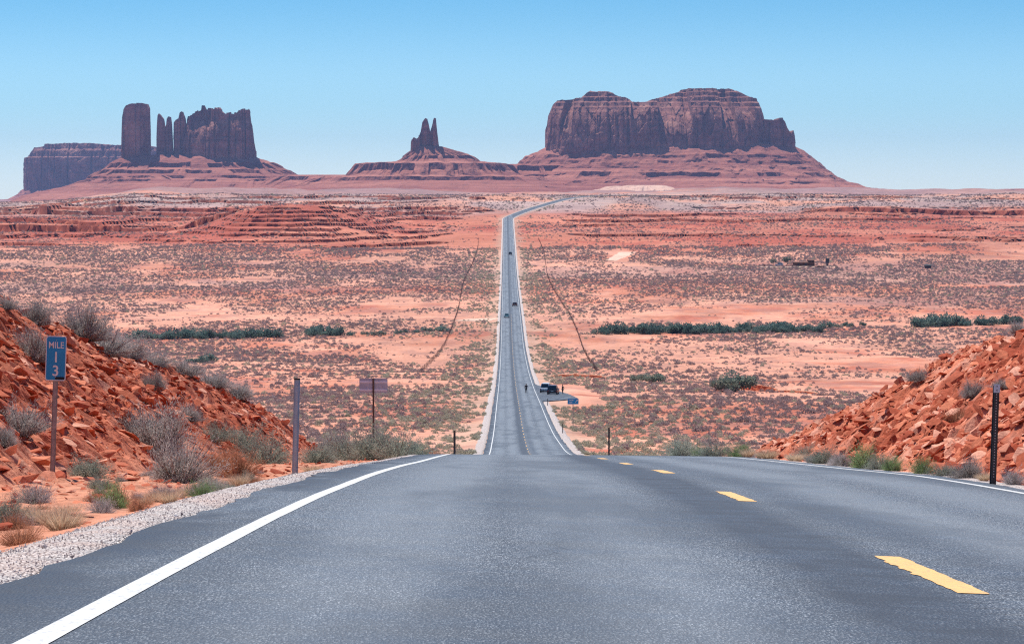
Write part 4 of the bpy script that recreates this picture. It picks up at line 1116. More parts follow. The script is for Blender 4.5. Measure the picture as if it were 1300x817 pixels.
# valley plants
def big_bush(name, mat, n=1500, wide=1.0, leaf=.11):
    root = empty(name)
    n_l = 9
    lob = np.concatenate([rng.uniform(-.55, .55, (n_l, 2)) * wide, rng.uniform(.25, .62, (n_l, 1))], 1); lr = rng.uniform(.22, .40, n_l)
    k = rng.integers(0, n_l, n); d = rng.normal(size=(n, 3)); d /= np.linalg.norm(d, axis=1, keepdims=True)
    P = lob[k] + d * (lr[k] * rng.uniform(.55, 1.05, n))[:, None]
    P[:, 2] = np.clip(np.abs(P[:, 2]), .0, 1.05)
    dd = d + rng.normal(0, .5, (n, 3)); dd[:, 2] += .5; dd /= np.linalg.norm(dd, axis=1, keepdims=True)
    ln = leaf * rng.uniform(.6, 1.4, n)
    link('foliage', leaf_mesh('foliage', P - dd * ln[:, None] * .5, P + dd * ln[:, None] * .5, ln * .55), M[mat], root)
    a = rng.uniform(0, 6.28, 12)
    link('stems', blade_mesh('stems', np.stack([np.cos(a) * .05, np.sin(a) * .05, a * 0 - .05], -1), lob[rng.integers(0, n_l, 12)], np.full(12, .04)), M['wood'], root)
    return root
def low_bush(name, mat, n=150, leaf=.22):
    """far scrub: one small mesh"""
    d = dome_dirs(n, 1.0); P = d * rng.uniform(.55, 1.0, n)[:, None] * np.array([.8, .8, .85]) + rng.normal(0, .05, (n, 3))
    P[:, 2] = np.maximum(P[:, 2], .02)
    dd = d + rng.normal(0, .6, (n, 3)); dd[:, 2] += .4; dd /= np.linalg.norm(dd, axis=1, keepdims=True)
    ln = leaf * rng.uniform(.6, 1.4, n)
    me = leaf_mesh(name, P - dd * ln[:, None] * .5, P + dd * ln[:, None] * .5, ln * .45)
    return link(name, me, M[mat])
MK['tam1'] = lambda: big_bush('tamarisk_shrub', 'tamarisk', 1100, 1.0, .12)
MK['tam2'] = lambda: big_bush('tamarisk_shrub', 'tamarisk', 1100, 1.35, .12)
MK['gb1'] = lambda: big_bush('green_bush', 'greybush', 3200, 1.0, .085)
MK['gb2'] = lambda: big_bush('green_bush', 'greybush', 2400, 1.3, .09)
MK['dark'] = lambda: big_bush('grey_green_bush', 'greybush', 1400, 1.2, .10)
MK['belt'] = lambda: low_bush('desert_scrub', 'scrub', 280, .20)
MK['pale'] = lambda: low_bush('pale_scrub_bush', 'palescrub', 280, .20)
p = hit(932, 497, 280); plant('gb1', MK['gb1'], p, 27 * p.y / F, 'large round grey-green bush standing alone on sand near a red cut bank', 'bush', wide=1.15)
p = hit(912, 496, 280); plant('gb2', MK['gb2'], p, 16 * p.y / F, 'low companion bush leaning against the large round bush', 'bush', wide=.9)
p = hit(826, 486, 280); plant('gb2', MK['gb2'], p, 13 * p.y / F, 'wide low green bush on pale sand beyond the turnout', 'bush', wide=1.75)
p = hit(809, 485, 280); plant('dark', MK['dark'], p, 10 * p.y / F, 'small green bush at one end of the wide low bush', 'bush', wide=1.2)
def belt(x0, x1, y0, y1, h0, h1, step, label, group):
    x = x0
    while x < x1:
        t = (x - x0) / max(1, x1 - x0)
        py = y0 + (y1 - y0) * t + random.uniform(-1.2, 1.2)
        p = hit(x, py, 500, 1900); p.x += random.uniform(-.4, .4)
        hv = h0 * .75 + (h1 * 1.15 - h0 * .75) * (random.random() ** 1.5)
        plant(random.choice(['tam1', 'tam2']), MK['tam1'], p - Vector((0, 0, .1)), hv * p.y / F, label, 'shrub', group, wide=random.uniform(.75, 1.35))
        x += step * random.choice((.6, .9, 1.2, 1.9))
MK_ = MK
KEEP['tam1'] = MK['tam1'](); KEEP['tam2'] = MK['tam2']()
USED = {}
def place_proto_fix():
    pass
belt(762, 1040, 424, 421.5, 9, 14, 5.2, 'dark blue-green shrub in the long belt right of the road', 'shrub belt right of the road')
belt(765, 1030, 421, 419, 8, 12, 9, 'dark blue-green shrub in the long belt right of the road', 'shrub belt right of the road')
belt(1042, 1100, 417, 413, 7, 11, 8, 'dark shrub in the sparse gap between the two right-hand belts', 'shrubs in the gap right of the road')
belt(1162, 1296, 415, 411, 9, 17, 7.5, 'dark shrub in the clump beyond the right rock bank', 'shrub clump beyond the right bank')
belt(168, 364, 431, 427.5, 8, 14, 5.5, 'dark blue-green shrub in the belt left of the road', 'shrub belt left of the road')
belt(398, 434, 426, 425, 9, 15, 6, 'dark shrub in the small round clump left of the road', 'small clump left of the road')
belt(446, 492, 426, 424, 5, 8, 9, 'low dark shrub in the thin row left of the road', 'thin shrub row left of the road')
belt(505, 572, 423, 421, 5, 10, 9, 'dark shrub in the thin row nearest the left verge', 'thin shrub row nearest the left verge')
belt(240, 275, 460, 459, 8, 13, 9, 'dark shrub in the pair standing below the left belt', 'shrub pair below the left belt')
# the two prototypes stand in the belts as well
for k_, px_ in (('tam1', 900), ('tam2', 300)):
    p = hit(px_, 423 if px_ > 600 else 430, 500, 1900); o = KEEP[k_]; o.location = p; s = 12 * p.y / F; o.scale = (s * 1.2, s * 1.2, s)
    if px_ > 600: tag(o, 'dark blue-green shrub in the long belt right of the road', 'shrub', 'shrub belt right of the road')
    else: tag(o, 'dark blue-green shrub in the belt left of the road', 'shrub', 'shrub belt left of the road')

# scrub all over the valley floor: the 300 that show largest are single bushes, the rest one mass
def scrub_points(n, y0, y1, hw=.228, pw=1.0):
    y = y0 + (y1 - y0) * rng.random(n) ** pw
    x = (rng.random(n) * 2 - 1) * hw * y
    return x, y
def geo_scatter(name, P, S, src, label, cat):
    me = bpy.data.meshes.new(name); me.vertices.add(len(P)); me.vertices.foreach_set('co', np.asarray(P, np.float32).ravel())
    a = me.attributes.new('siz', 'FLOAT', 'POINT'); a.data.foreach_set('value', np.asarray(S, np.float32))
    me.update()
    o = tag(link(name, me), label, cat, kind='stuff')
    ng = bpy.data.node_groups.new(name, 'GeometryNodeTree')
    ng.interface.new_socket('Geometry', in_out='INPUT', socket_type='NodeSocketGeometry')
    ng.interface.new_socket('Geometry', in_out='OUTPUT', socket_type='NodeSocketGeometry')
    N = ng.nodes; L = ng.links
    gi = N.new('NodeGroupInput'); go = N.new('NodeGroupOutput'); iop = N.new('GeometryNodeInstanceOnPoints')
    oi = N.new('GeometryNodeObjectInfo'); oi.inputs['Object'].default_value = src; oi.inputs['As Instance'].default_value = True
    na = N.new('GeometryNodeInputNamedAttribute'); na.data_type = 'FLOAT'; na.inputs['Name'].default_value = 'siz'
    rv = N.new('FunctionNodeRandomValue'); rv.data_type = 'FLOAT_VECTOR'
    rv.inputs[0].default_value = (-.15, -.15, 0); rv.inputs[1].default_value = (.15, .15, 6.283)
    L.new(gi.outputs[0], iop.inputs['Points']); L.new(oi.outputs['Geometry'], iop.inputs['Instance'])
    L.new(rv.outputs[0], iop.inputs['Rotation']); L.new(na.outputs[0], iop.inputs['Scale']); L.new(iop.outputs[0], go.inputs[0])
    md = o.modifiers.new('scatter', 'NODES'); md.node_group = ng
    return o
def build_scrub():
    xs, ys = [], []
    for n, a, b in ((34000, 270, 720), (64000, 720, 1120), (150000, 1120, 2050), (130000, 2050, 4300)):
        x, y = scrub_points(n, a, b, pw=.75); xs.append(x); ys.append(y)
    yv = 268 + 1400 * rng.random(9000) ** 1.5; sv = np.where(rng.random(9000) < .5, -1, 1); xv = RC + sv * (5.2 + 13 * rng.random(9000) ** 1.7)
    nv = len(yv); xs.append(xv); ys.append(yv)
    x = np.concatenate(xs); y = np.concatenate(ys)
    isv = np.arange(len(x)) >= len(x) - nv
    off = np.abs(x - road_cx(y))
    den = fbm(x / 26, y / 60, octv=4, seed=401) + .6 * fbm(x / 110, y / 170, octv=3, seed=403)
    thr = np.interp(y, [270, 430, 470, 560, 600, 900, 960, 1050, 1150, 1300, 1700, 1850, 2000, 2400, 3700], [-.2, -.24, -.18, -.09, .01, -.07, -.05, .0, -.1, -.38, -.40, -.1, -.16, -.16, -.24])
    keep = (den > thr + rng.normal(0, .17, len(x))) & (off > 6.6 + 3 * rng.random(len(x)))
    keep |= isv & (fbm(x / 4, y / 18, octv=3, seed=407) > .08)
    keep &= ~((y > 470) & (y < 630) & (x > 4) & (x < 17))
    keep &= ~((np.abs(y - 555) < 22) & (x > 17) & (x < 62) & (rng.random(len(x)) < .9))
    keep &= ~((np.abs(x - 74 - (y - 1890) * .055) < 6 + 3 * rng.random(len(x))) & (np.abs(y - 1890) < 95))
    x, y, isv = x[keep], y[keep], isv[keep]
    S = (.15 + .62 * rng.random(len(x)) ** 2.2) * np.interp(y, [270, 800, 1500, 2200, 3500], [1.0, 1.1, 1.3, 1.7, 2.2]) * (1 + .6 * (rng.random(len(x)) < .06))
    z = terrain_z(x, y)
    k = rng.random(len(x))
    pale = k < np.interp(np.abs(x - road_cx(y)), [8, 22, 40], [.75, .35, .10])
    pale = pale | (isv & (rng.random(len(x)) < .75)); S = np.where(isv, S * .8, S)
    P = np.stack([x, y, z - .03], -1)
    visible = (np.abs(x / y) < .18) & (y > 285)
    order = np.argsort(-np.where(visible, S / y, 0))
    ind = set(); cnt = 0
    lab = {'belt': ('low purple-grey scrub bush on the orange valley floor', 'scattered purple-grey scrub bushes'),
           'pale': ('low straw-green scrub bush on the valley floor by the verge', 'scattered straw-green scrub bushes')}
    for i in order[:290]:
        key = 'pale' if pale[i] else 'belt'
        plant(key, MK[key], P[i], S[i], lab[key][0], 'bush', lab[key][1], wide=random.uniform(1, 1.4)); ind.add(i)
    rest = np.ones(len(x), bool); rest[list(ind)] = False
    geo_scatter('valley_scrub', P[rest & ~pale], S[rest & ~pale], KEEP['belt'], 'purple-grey scrub covering the whole valley floor', 'scrub')
    geo_scatter('verge_scrub', P[rest & pale], S[rest & pale], KEEP['pale'], 'straw-green scrub lining the far road verges', 'scrub')
    print('scrub', len(x))
build_scrub()

# ------------------------------------------------------------------ gully banks in the sand
def gully(pa, pb, h_px, bow, name, label):
    A = hit(*pa, 300, 1500); B = hit(*pb, 300, 1500); n = 60
    t = np.linspace(0, 1, n); d = B - A
    x = A.x + d.x * t; y = A.y + d.y * t + bow * np.sin(math.pi * t) + .6 * fbm(t * 9, t * 0, octv=3, seed=501)
    z = np.array([terrain_z(a, b) for a, b in zip(x, y)])
    h = h_px * A.y / F * np.sin(math.pi * np.clip(t, .02, .98)) ** .5 * (.75 + .4 * vnoise(t * 14, t * 0, seed=503))
    rows = []
    for k, (dy, f) in enumerate([(-.5, -.15), (-.25, .25), (-.1, .55), (.05, .85), (.25, 1.0), (2.5, .95), (9, -.25)]):
        rows.append(np.stack([x + .25 * fbm(t * 30, t * 0 + k, octv=2, seed=505), y + dy + .2 * fbm(t * 22, t * 0 + k * 2, octv=2, seed=507), z + h * f], -1))
    V = np.concatenate(rows)
    C = np.concatenate([np.tile([.50, .125, .055], (n, 1)) if k < 4 else np.tile([.63, .31, .20], (n, 1)) for k in range(7)])
    tag(link(name, np_mesh(name, V, grid_faces(7, n), False, C), M['rock']), label, 'bank', kind='structure')
gully((908, 491), (990, 497), 8.5, 2.0, 'gully_bank', 'short red eroded sand bank beside the large round bush')
gully((700, 478), (772, 480), 4, 1.0, 'gully_bank', 'thin red eroded sand bank beyond the turnout')
gully((985, 497), (1040, 500), 3, 0.5, 'gully_bank', 'low red sand edge trailing away from the eroded bank')

# pale dirt tracks
def track(pts, w0, w1, name):
    P = [hit(*q, 300, 3600) for q in pts]
    xs = np.interp(np.linspace(0, len(P) - 1, 40), range(len(P)), [q.x for q in P]); ysn = np.interp(np.linspace(0, len(P) - 1, 40), range(len(P)), [q.y for q in P])
    w = np.linspace(w0, w1, 40); dx = np.gradient(xs); dy = np.gradient(ysn); l = np.hypot(dx, dy); nx, ny = -dy / l, dx / l
    rows = []
    for s in (-1, -.33, .33, 1):
        X = xs + nx * w * s; Y = ysn + ny * w * s; rows.append(np.stack([X, Y, terrain_z(X, Y) + (.12 if abs(s) < .5 else .02)], -1))
    V = np.concatenate(rows); C = np.tile([.70, .45, .34], (len(V), 1))
    tag(link(name, np_mesh(name, V, grid_faces(4, 40), True, C), M['sand']), kind='structure')
track([(775, 331), (786, 326), (797, 320)], 3.5, 6, 'dirt_track')
track([(628, 404), (608, 405.5), (596, 408)], 4, 7, 'dirt_track')
track([(962, 339), (1000, 338.4), (1060, 338.2)], 6, 6, 'dirt_track')

# ------------------------------------------------------------------ signs and posts
def text_mesh(body, size, mat, parent, loc, name, sx=1.0, bold=.012):
    cu = bpy.data.curves.new(name, 'FONT'); cu.body = body; cu.size = size; cu.align_x = 'CENTER'; cu.align_y = 'CENTER'
    cu.extrude = .0012; cu.offset = bold * size
    tmp = bpy.data.objects.new(name, cu); COL.objects.link(tmp)
    dg = bpy.context.evaluated_depsgraph_get(); me = bpy.data.meshes.new_from_object(tmp.evaluated_get(dg))
    bpy.data.objects.remove(tmp); me.materials.clear()
    o = link(name, me, mat, parent); o.location = loc; o.rotation_euler = (math.pi / 2, 0, 0); o.scale = (sx, 1, 1)
    return o
def u_post(mb, h, w=.055, d=.035, t=.005, z0=-.3):
    """U-channel post, open side to +Y"""
    mb.box((0, 0, (h + z0) / 2), (w * .6, t, h - z0))
    for s in (-1, 1):
        mb.box((s * w * .3, d / 2, (h + z0) / 2), (t, d, h - z0)); mb.box((s * (w * .3 + w * .12), d, (h + z0) / 2), (w * .26, t * .9, h - z0))
    return mb
# mile sign
p = at(66, 594, 37.5); p = on(p[0], p[1])
e = empty('mile_marker_sign', p, math.radians(3)); e.rotation_euler = (0, math.radians(2.2), math.radians(4))
sh = 185 * 37.5 / F
u_post(MB(), sh - .05, .06, .03).build('post', M['rustpost'], e)
pw, ph = .262, .575
def rrect(w, h, r, y, z0, n=5):
    out = []
    for cx, cz, a0 in ((w/2-r, h/2-r, 0), (-w/2+r, h/2-r, 90), (-w/2+r, -h/2+r, 180), (w/2-r, -h/2+r, 270)):
        for k in range(n + 1):
            a = math.radians(a0 + 90 * k / n); out.append((cx + r * math.cos(a), y, z0 + cz + r * math.sin(a)))
    return out
zc = sh - ph / 2
panel = MB().prism(rrect(pw, ph, .03, 0, zc), (0, 1, 0), .004).build('panel', M['signwhite'], e); panel.location = (0, -.012, 0)
face = MB().prism(rrect(pw - .022, ph - .022, .024, 0, zc), (0, 1, 0), .002).build('blue_face', M['bluesign'], panel); face.location = (0, -.0025, 0)
text_mesh('MILE', .115, M['signwhite'], e, (0, -.018, zc + .168), 'lettering', .86)
text_mesh('1', .19, M['signwhite'], e, (0, -.018, zc + .01), 'digit', 1.0)
text_mesh('3', .19, M['signwhite'], e, (0, -.018, zc - .165), 'digit', 1.0)
MB().box((.055, -.017, zc - ph/2 + .035), (.12, .002, .032)).build('sticker', M['black'], e)
for dz in (.05, ph - .05): MB().cyl((0, -.022, zc - ph/2 + dz), (0, .03, zc - ph/2 + dz), .008, n=8).build('bolt', M['galv'], e)
tag(e, 'narrow blue MILE 13 marker sign on a slim post in red rubble', 'sign')
# delineator posts
def delineator(px, py, Y, hpx, mat, label, cap=None, lean=(0, 0), holes=True, w=.075, flip=False):
    g = at(px, py, Y); g = on(g[0], g[1]); h = hpx * Y / F
    e = empty('delineator_post', g); e.rotation_euler = (lean[1], lean[0], math.pi if flip else 0)
    u_post(MB(), h, w, .04, .006, -.4).build('channel', mat, e)
    if holes:
        mb = MB(); z = .08
        while z < h - .08:
            mb.cyl((0, -.0045, z), (0, -.0015, z), .0075, n=6); z += .034
        mb.build('bolt_holes', M['hole'], e)
    if cap == 'reflector':
        MB().box((0, -.012, h - .03), (w * 1.05, .004, .105), .001).build('reflector', M['reflector'], e)
        for zz in (-.005, -.055): MB().cyl((0, -.017, h + zz), (0, -.01, h + zz), .008, n=8).build('bolt', M['darksteel'], e)
    elif cap == 'dark':
        MB().box((0, .01, h + .006), (w * 1.1, .06, .02), .002).build('cap', M['black'], e)
    return tag(e, label, 'post', None)
delineator(374, 598, 40.0, 124, M['galv'], 'grey steel channel post leaning slightly at the gravel edge', 'dark', (math.radians(1.6), 0), True, .075)
delineator(1261, 617, 36.0, 124, M['darksteel'], 'dark channel post with pale reflector at the right bank foot', 'reflector', (math.radians(1.7), 0), True, .075)
def small_post(x, Y, h, label):
    e = empty('delineator_post', on(x, Y)); u_post(MB(), h, .09, .05, .008, -.3).build('channel', M['darksteel'], e)
    MB().box((0, -.015, h - .06), (.085, .006, .12)).build('reflector', M['wood'], e)
    tag(e, label, 'post')
small_post(at(577, 560, 131)[0], 131, 1.35, 'thin dark roadside post just past the crest on the left')
small_post(at(771, 560, 172)[0] + .1, 172, 1.75, 'thin dark roadside post past the crest on the right')
small_post(6.9, 352, 1.25, 'thin dark post by the verge below the blue turnout sign')
small_post(6.75, 470, 1.2, 'thin dark post at the near corner of the turnout')
# back of a road sign
Y = 105; gx = at(474, 500, Y)[0]; zg = float(left_bank_z(gx, Y)); ztop = at(474, 480, Y)[2]; zbot = at(474, 498, Y)[2]
e = empty('road_sign_back', (gx, Y, zg), math.radians(-4))
hh = ztop - zg; ph = ztop - zbot; pw = 36 * Y / F
MB().box((0, 0, hh / 2 - .15), (.06, .05, hh + .3)).build('post', M['wood'], e)
MB().prism(rrect(pw, ph, .05, .03, hh - ph / 2), (0, 1, 0), .006).build('panel', M['alu'], e)
for zz in (.13, ph - .09): MB().box((0, .022, hh - zz), (pw * .97, .016, .075), .004).build('stiffener_rail', M['alulight'], e)
tag(e, 'back of a bare aluminium road sign on a single dark post', 'sign')
# blue turnout sign
Y = 392; gx = at(727.5, 520, Y)[0]; zg = float(terrain_z(gx, Y)); zt = at(727, 505.5, Y)[2]
e = empty('blue_turnout_sign', (gx, Y, zg)); hh = zt - zg; pw, ph = 1.5, .78
MB().box((0, 0, hh / 2 - .2), (.11, .08, hh + .3)).build('post', M['rustpost'], e)
panel = MB().prism(rrect(pw, ph, .08, -.06, hh - ph / 2), (0, 1, 0), .01).build('panel', M['signwhite'], e)
MB().prism(rrect(pw - .05, ph - .05, .06, -.066, hh - ph / 2), (0, 1, 0), .005).build('blue_face', M['bluesign'], panel)
for zz, w, xx in ((.16, .62, -.25), (-.13, .42, -.32)): MB().box((xx, -.07, hh - ph / 2 + zz), (w, .006, .09)).build('lettering_line', M['signwhite'], e)
c0 = Vector((.42, -.07, hh - ph / 2)); 
MB().box(c0, (.07, .006, .42), rot=Matrix.Rotation(math.radians(40), 3, 'Y')).prism([c0 + Vector((.02, 0, .24)), c0 + Vector((.24, 0, .24)), c0 + Vector((.24, 0, .02))], (0, 1, 0), .005).build('arrow', M['signwhite'], e)
tag(e, 'small blue turnout sign with white arrow on one post, right of the far road', 'sign')

# ------------------------------------------------------------------ fences beside the far road
def fence(xf, y0, y1, label):
    e = empty('wire_fence', (xf, y0, float(terrain_z(xf, y0))))
    inv = Matrix.Translation(-e.location)
    pm = MB().cyl((0, 0, -.3), (0, 0, 1.35), .055, .045, 7).mesh('fence_post')
    pm.materials.append(M['wood'])
    y = y0; pts = []
    while y < y1:
        x = xf + 1.2 * math.sin(y / 140) ; z = float(terrain_z(x, y))
        o = bpy.data.objects.new('fence_post', pm); COL.objects.link(o); o.parent = e; o.matrix_parent_inverse = inv
        o.location = (x, y, z); o.rotation_euler = (random.gauss(0, .04), random.gauss(0, .04), random.random()); o.scale = (1, 1, random.uniform(.9, 1.1)); pts.append((x, y, z))
        y += 5.6
    P = np.array(pts)
    for h in (.35, .62, .88, 1.15):
        r = .008
        V = np.concatenate([P + [-r, 0, h - r], P + [r, 0, h - r], P + [0, 0, h + r]])
        n = len(P); i = np.arange(n - 1)
        Fq = np.concatenate([np.stack([i + a * n, i + 1 + a * n, i + 1 + b * n, i + b * n], -1) for a, b in ((0, 1), (1, 2), (2, 0))])
        o = link('wire', np_mesh('wire', V, Fq, False), M['wire'], e); o.matrix_parent_inverse = inv
    # tumbleweed caught in the wires
    n = 500
    y = rng.uniform(y0, y1, n); x = xf + 1.2 * np.sin(y / 140) + rng.normal(0, .35, n); keep = vnoise(y / 23, y * 0, seed=601 + int(xf)) > .30
    x, y = x[keep], y[keep]; z = terrain_z(x, y)
    V0 = []
    A = np.stack([x, y, z + .0], -1); B = A + np.stack([rng.normal(0, .25, len(x)), rng.normal(0, .5, len(x)), rng.uniform(.12, .5, len(x))], -1)
    o = link('caught_tumbleweed', blade_mesh('caught_tumbleweed', A, B, rng.uniform(.04, .10, len(x))), M['weeds'], e, 'stuff'); o.matrix_parent_inverse = inv
    tag(e, label, 'fence')
fence(-20.6, 740, 2180, 'long wire fence with wooden posts left of the far road')
fence(24.2, 740, 2180, 'long wire fence with wooden posts right of the far road')

# ------------------------------------------------------------------ vehicles
def suv(name, paint, label, loc, rz, L=4.7, W=1.92, H=1.76, sedan=False):
    e = empty(name, loc, rz)
    zb = .34; belt = H * .56
    hood = belt * .97
    # lower body: side outline extruded, front is +Y
    y0, y1 = -L / 2, L / 2
    out = [(y0 + .05, zb), (y0, zb + .18), (y0 + .02, belt - .12), (y0 + .1, belt), (y1 - 1.15, hood), (y1 - .25, hood - .12), (y1 - .02, zb + .32), (y1 - .05, zb + .02)]
    bm = bmesh.new(); xs = [(-W/2, .0), (-W/2 + .09, 0), (W/2 - .09, 0), (W/2, 0)]
    cols = []
    for k, (x, _) in enumerate(xs):
        inset = .05 if k in (0, 3) else 0
        cyy = sum(q[0] for q in out) / len(out); czz = (zb + belt) / 2
        cols.append([bm.verts.new((x, q[0] * (1 - inset * .5), czz + (q[1] - czz) * (1 - inset))) for q in out])
    n = len(out)
    for a, b in zip(cols, cols[1:]):
        for i in range(n): bm.faces.new((a[i], a[(i+1) % n], b[(i+1) % n], b[i]))
    bm.faces.new(cols[0][::-1]); bm.faces.new(cols[-1])
    bmesh.ops.recalc_face_normals(bm, faces=bm.faces)
    me = bpy.data.meshes.new('body'); bm.to_mesh(me); bm.free(); body = link('body', me, paint, e)
    # cabin
    ry0 = y0 + (.75 if sedan else .12); ry1 = y1 - 1.35; ty0 = ry0 + (.55 if sedan else .28); ty1 = ry1 - .75
    wb, wt = W/2 - .07, W/2 - .27
    B = [(-wb, ry0, belt - .02), (wb, ry0, belt - .02), (wb, ry1, belt - .02), (-wb, ry1, belt - .02)]
    T = [(-wt, ty0, H), (wt, ty0, H), (wt, ty1, H), (-wt, ty1, H)]
    mb = MB(); vb = [mb.bm.verts.new(q) for q in B]; vt = [mb.bm.verts.new(q) for q in T]
    mb.bm.faces.new(vt)
    for i in range(4): mb.bm.faces.new((vb[i], vb[(i+1) % 4], vt[(i+1) % 4], vt[i]))
    bmesh.ops.bevel(mb.bm, geom=[ed for ed in mb.bm.edges if all(v.co.z > H - .01 for v in ed.verts)], offset=.07, segments=2, affect='EDGES')
    mb.build('cabin', paint, e)
    def pane(a, b, c, d, name, m=.12, out=.012):
        pts = [Vector(q) for q in (a, b, c, d)]; ctr = sum(pts, Vector()) / 4
        nn = (pts[1] - pts[0]).cross(pts[3] - pts[0]).normalized()
        q = [ctr + (p_ - ctr) * (1 - m) + nn * out for p_ in pts]
        MB().prism(q, -nn, .01).build(name, M['glass'], e)
    pane(B[0], B[1], T[1], T[0], 'rear_window', .16)
    pane(B[2], B[3], T[3], T[2], 'windscreen', .12)
    mid = lambda a, b, t: tuple(a[i] + (b[i] - a[i]) * t for i in range(3))
    for (b0, b1, t0, t1) in ((B[1], B[2], T[1], T[2]), (B[3], B[0], T[3], T[0])):
        pane(b0, mid(b0, b1, .47), mid(t0, t1, .45), t0, 'side_window', .16); pane(mid(b0, b1, .5), b1, t1, mid(t0, t1, .5), 'side_window', .16)
    for sx in (-1, 1):
        for yy in (y0 + .85, y1 - .9):
            w = MB().cyl((sx * (W/2 - .24), yy, .36), (sx * (W/2 + .005), yy, .36), .36, n=18).build('wheel', M['tyre'], e)
            MB().cyl((sx * (W/2 - .02), yy, .36), (sx * (W/2 + .015), yy, .36), .21, n=14).build('rim', M['rim'], w)
        MB().box((sx * (W/2 - .16), y0 - .0, belt - .26), (.2, .06, .26), .015).build('tail_lamp', M['red'], e)
        MB().box((sx * (W/2 - .26), y1 - .10, zb + .42), (.36, .16, .17), .02).build('headlamp', M['lamp'], e)
        MB().box((sx * (W/2 + .06), ry1 - .45, belt + .08), (.2, .1, .15), .02).build('mirror', M['bumper'], e)
    MB().box((0, y0 - .02, zb + .12), (W * .96, .14, .24), .03).build('rear_bumper', M['bumper'], e)
    MB().box((0, y1 - .02, zb + .10), (W * .94, .14, .22), .03).build('front_bumper', M['bumper'], e)
    MB().box((0, y0 - .03, zb + .42), (.5, .03, .14)).build('number_plate', M['plate'], e)
    return tag(e, label, 'car')
def paint(n, c): return m_plain(n, c, .25, .6, .1, .06, 2)
def turnout_z(y): return float(prof(y)) - .025 - .02
suv('parked_car', paint('white_car_paint', (.72, .74, .75)), 'white sport utility vehicle parked in the turnout behind the dark one', (at(693.5, 497, 556)[0], 556, turnout_z(556)), math.radians(-8), H=1.82)
suv('parked_car', paint('black_car_paint', (.018, .022, .03)), 'dark sport utility vehicle parked rear-first in the turnout', (at(702.3, 499, 541)[0], 541, turnout_z(541)), math.radians(-6), H=1.74)
def roadcar(name, pm, label, xoff, y, rz, **k):
    return suv(name, pm, label, (float(road_cx(y)) + xoff, y, float(road_z(RC + xoff, y)) + .01), rz, **k)
roadcar('car', paint('teal_car_paint', (.10, .24, .28)), 'pale blue car driving up the far road in the oncoming lane', -1.7, 1130, math.pi, H=1.5, sedan=True)
roadcar('car', paint('orange_car_paint', (.34, .14, .07)), 'orange-brown car driving away beyond the pale blue car', 1.75, 1235, 0, H=1.75, W=2.1)
roadcar('car', paint('dark_car_paint', (.03, .03, .035)), 'dark car far away near the top of the straight road', .9, 1905, 0, H=1.8, W=2.1)

# ------------------------------------------------------------------ people
def skin_body(name, J, E, Rr, mat, parent, sub=1):
    me = bpy.data.meshes.new(name); me.from_pydata(J, E, []); o = bpy.data.objects.new(name, me); COL.objects.link(o)
    md = o.modifiers.new('skin', 'SKIN'); md.use_smooth_shade = True
    for v, r in zip(me.skin_vertices[0].data, Rr): v.radius = r if isinstance(r, tuple) else (r, r)
    me.skin_vertices[0].data[0].use_root = True
    s = o.modifiers.new('sub', 'SUBSURF'); s.levels = sub; s.render_levels = sub
    dg = bpy.context.evaluated_depsgraph_get(); m2 = bpy.data.meshes.new_from_object(o.evaluated_get(dg)); bpy.data.objects.remove(o)
    return link(name, m2, mat, parent)
def person(loc, rz, label, top, legs, stride=.22, arms=((-.32, .1, .9), (.32, -.05, .9)), elbows=((-.30, -.05, 1.15), (.30, -.08, 1.15))):
    e = empty('person', loc, rz)
    k = stride
    J = [(0, 0, .95), (0, 0, 1.15), (0, 0, 1.38), (0, .01, 1.50), (0, .02, 1.60), (0, .02, 1.71),
         (-.19, 0, 1.40), elbows[0], arms[0], (.19, 0, 1.40), elbows[1], arms[1],
         (-.09, 0, .90), (-.10, k * .6, .50), (-.10, k * .9 - .06, .08), (-.10, k * .9 + .12, .03),
         (.09, 0, .90), (.10, -k * .3, .50), (.10, -k * .9 - .06, .08), (.10, -k * .9 + .12, .03)]
    E = [(0, 1), (1, 2), (2, 3), (3, 4), (4, 5), (2, 6), (6, 7), (7, 8), (2, 9), (9, 10), (10, 11), (0, 12), (12, 13), (13, 14), (14, 15), (0, 16), (16, 17), (17, 18), (18, 19)]
    Rr = [(.15, .11), (.14, .10), (.17, .11), .055, .085, .095, .065, .045, .032, .065, .045, .032, .085, .06, .04, .035, .085, .06, .04, .035]
    body = skin_body('body', J, E, Rr, M['skin'], e)
    f = 1.22
    ti = [0, 1, 2, 6, 7, 9, 10]; mp = {a: i for i, a in enumerate(ti)}
    skin_body('jacket', [J[i] for i in ti], [(mp[a], mp[b]) for a, b in E if a in mp and b in mp], [tuple(v * f for v in (Rr[i] if isinstance(Rr[i], tuple) else (Rr[i],) * 2)) for i in ti], top, e)
    li = [0, 12, 13, 14, 16, 17, 18]; mp = {a: i for i, a in enumerate(li)}
    skin_body('trousers', [J[i] for i in li], [(mp[a], mp[b]) for a, b in E if a in mp and b in mp], [tuple(v * f for v in (Rr[i] if isinstance(Rr[i], tuple) else (Rr[i],) * 2)) for i in li], legs, e)
    mb = MB(); bmesh.ops.create_uvsphere(mb.bm, u_segments=10, v_segments=7, radius=.112, matrix=Matrix.Translation((0, -.005, 1.685)) @ Matrix.Diagonal((.95, 1.05, 1.0, 1)))
    mb.build('hair', M['hair'], e, True)
    return tag(e, label, 'person')
g = at(668, 495.5, 549); person((g[0], 549, float(road_z(g[0], 549)) + .01), .15, 'person in dark clothes walking on the road by its white edge line', M['darkcloth'], M['darkcloth'], .30)
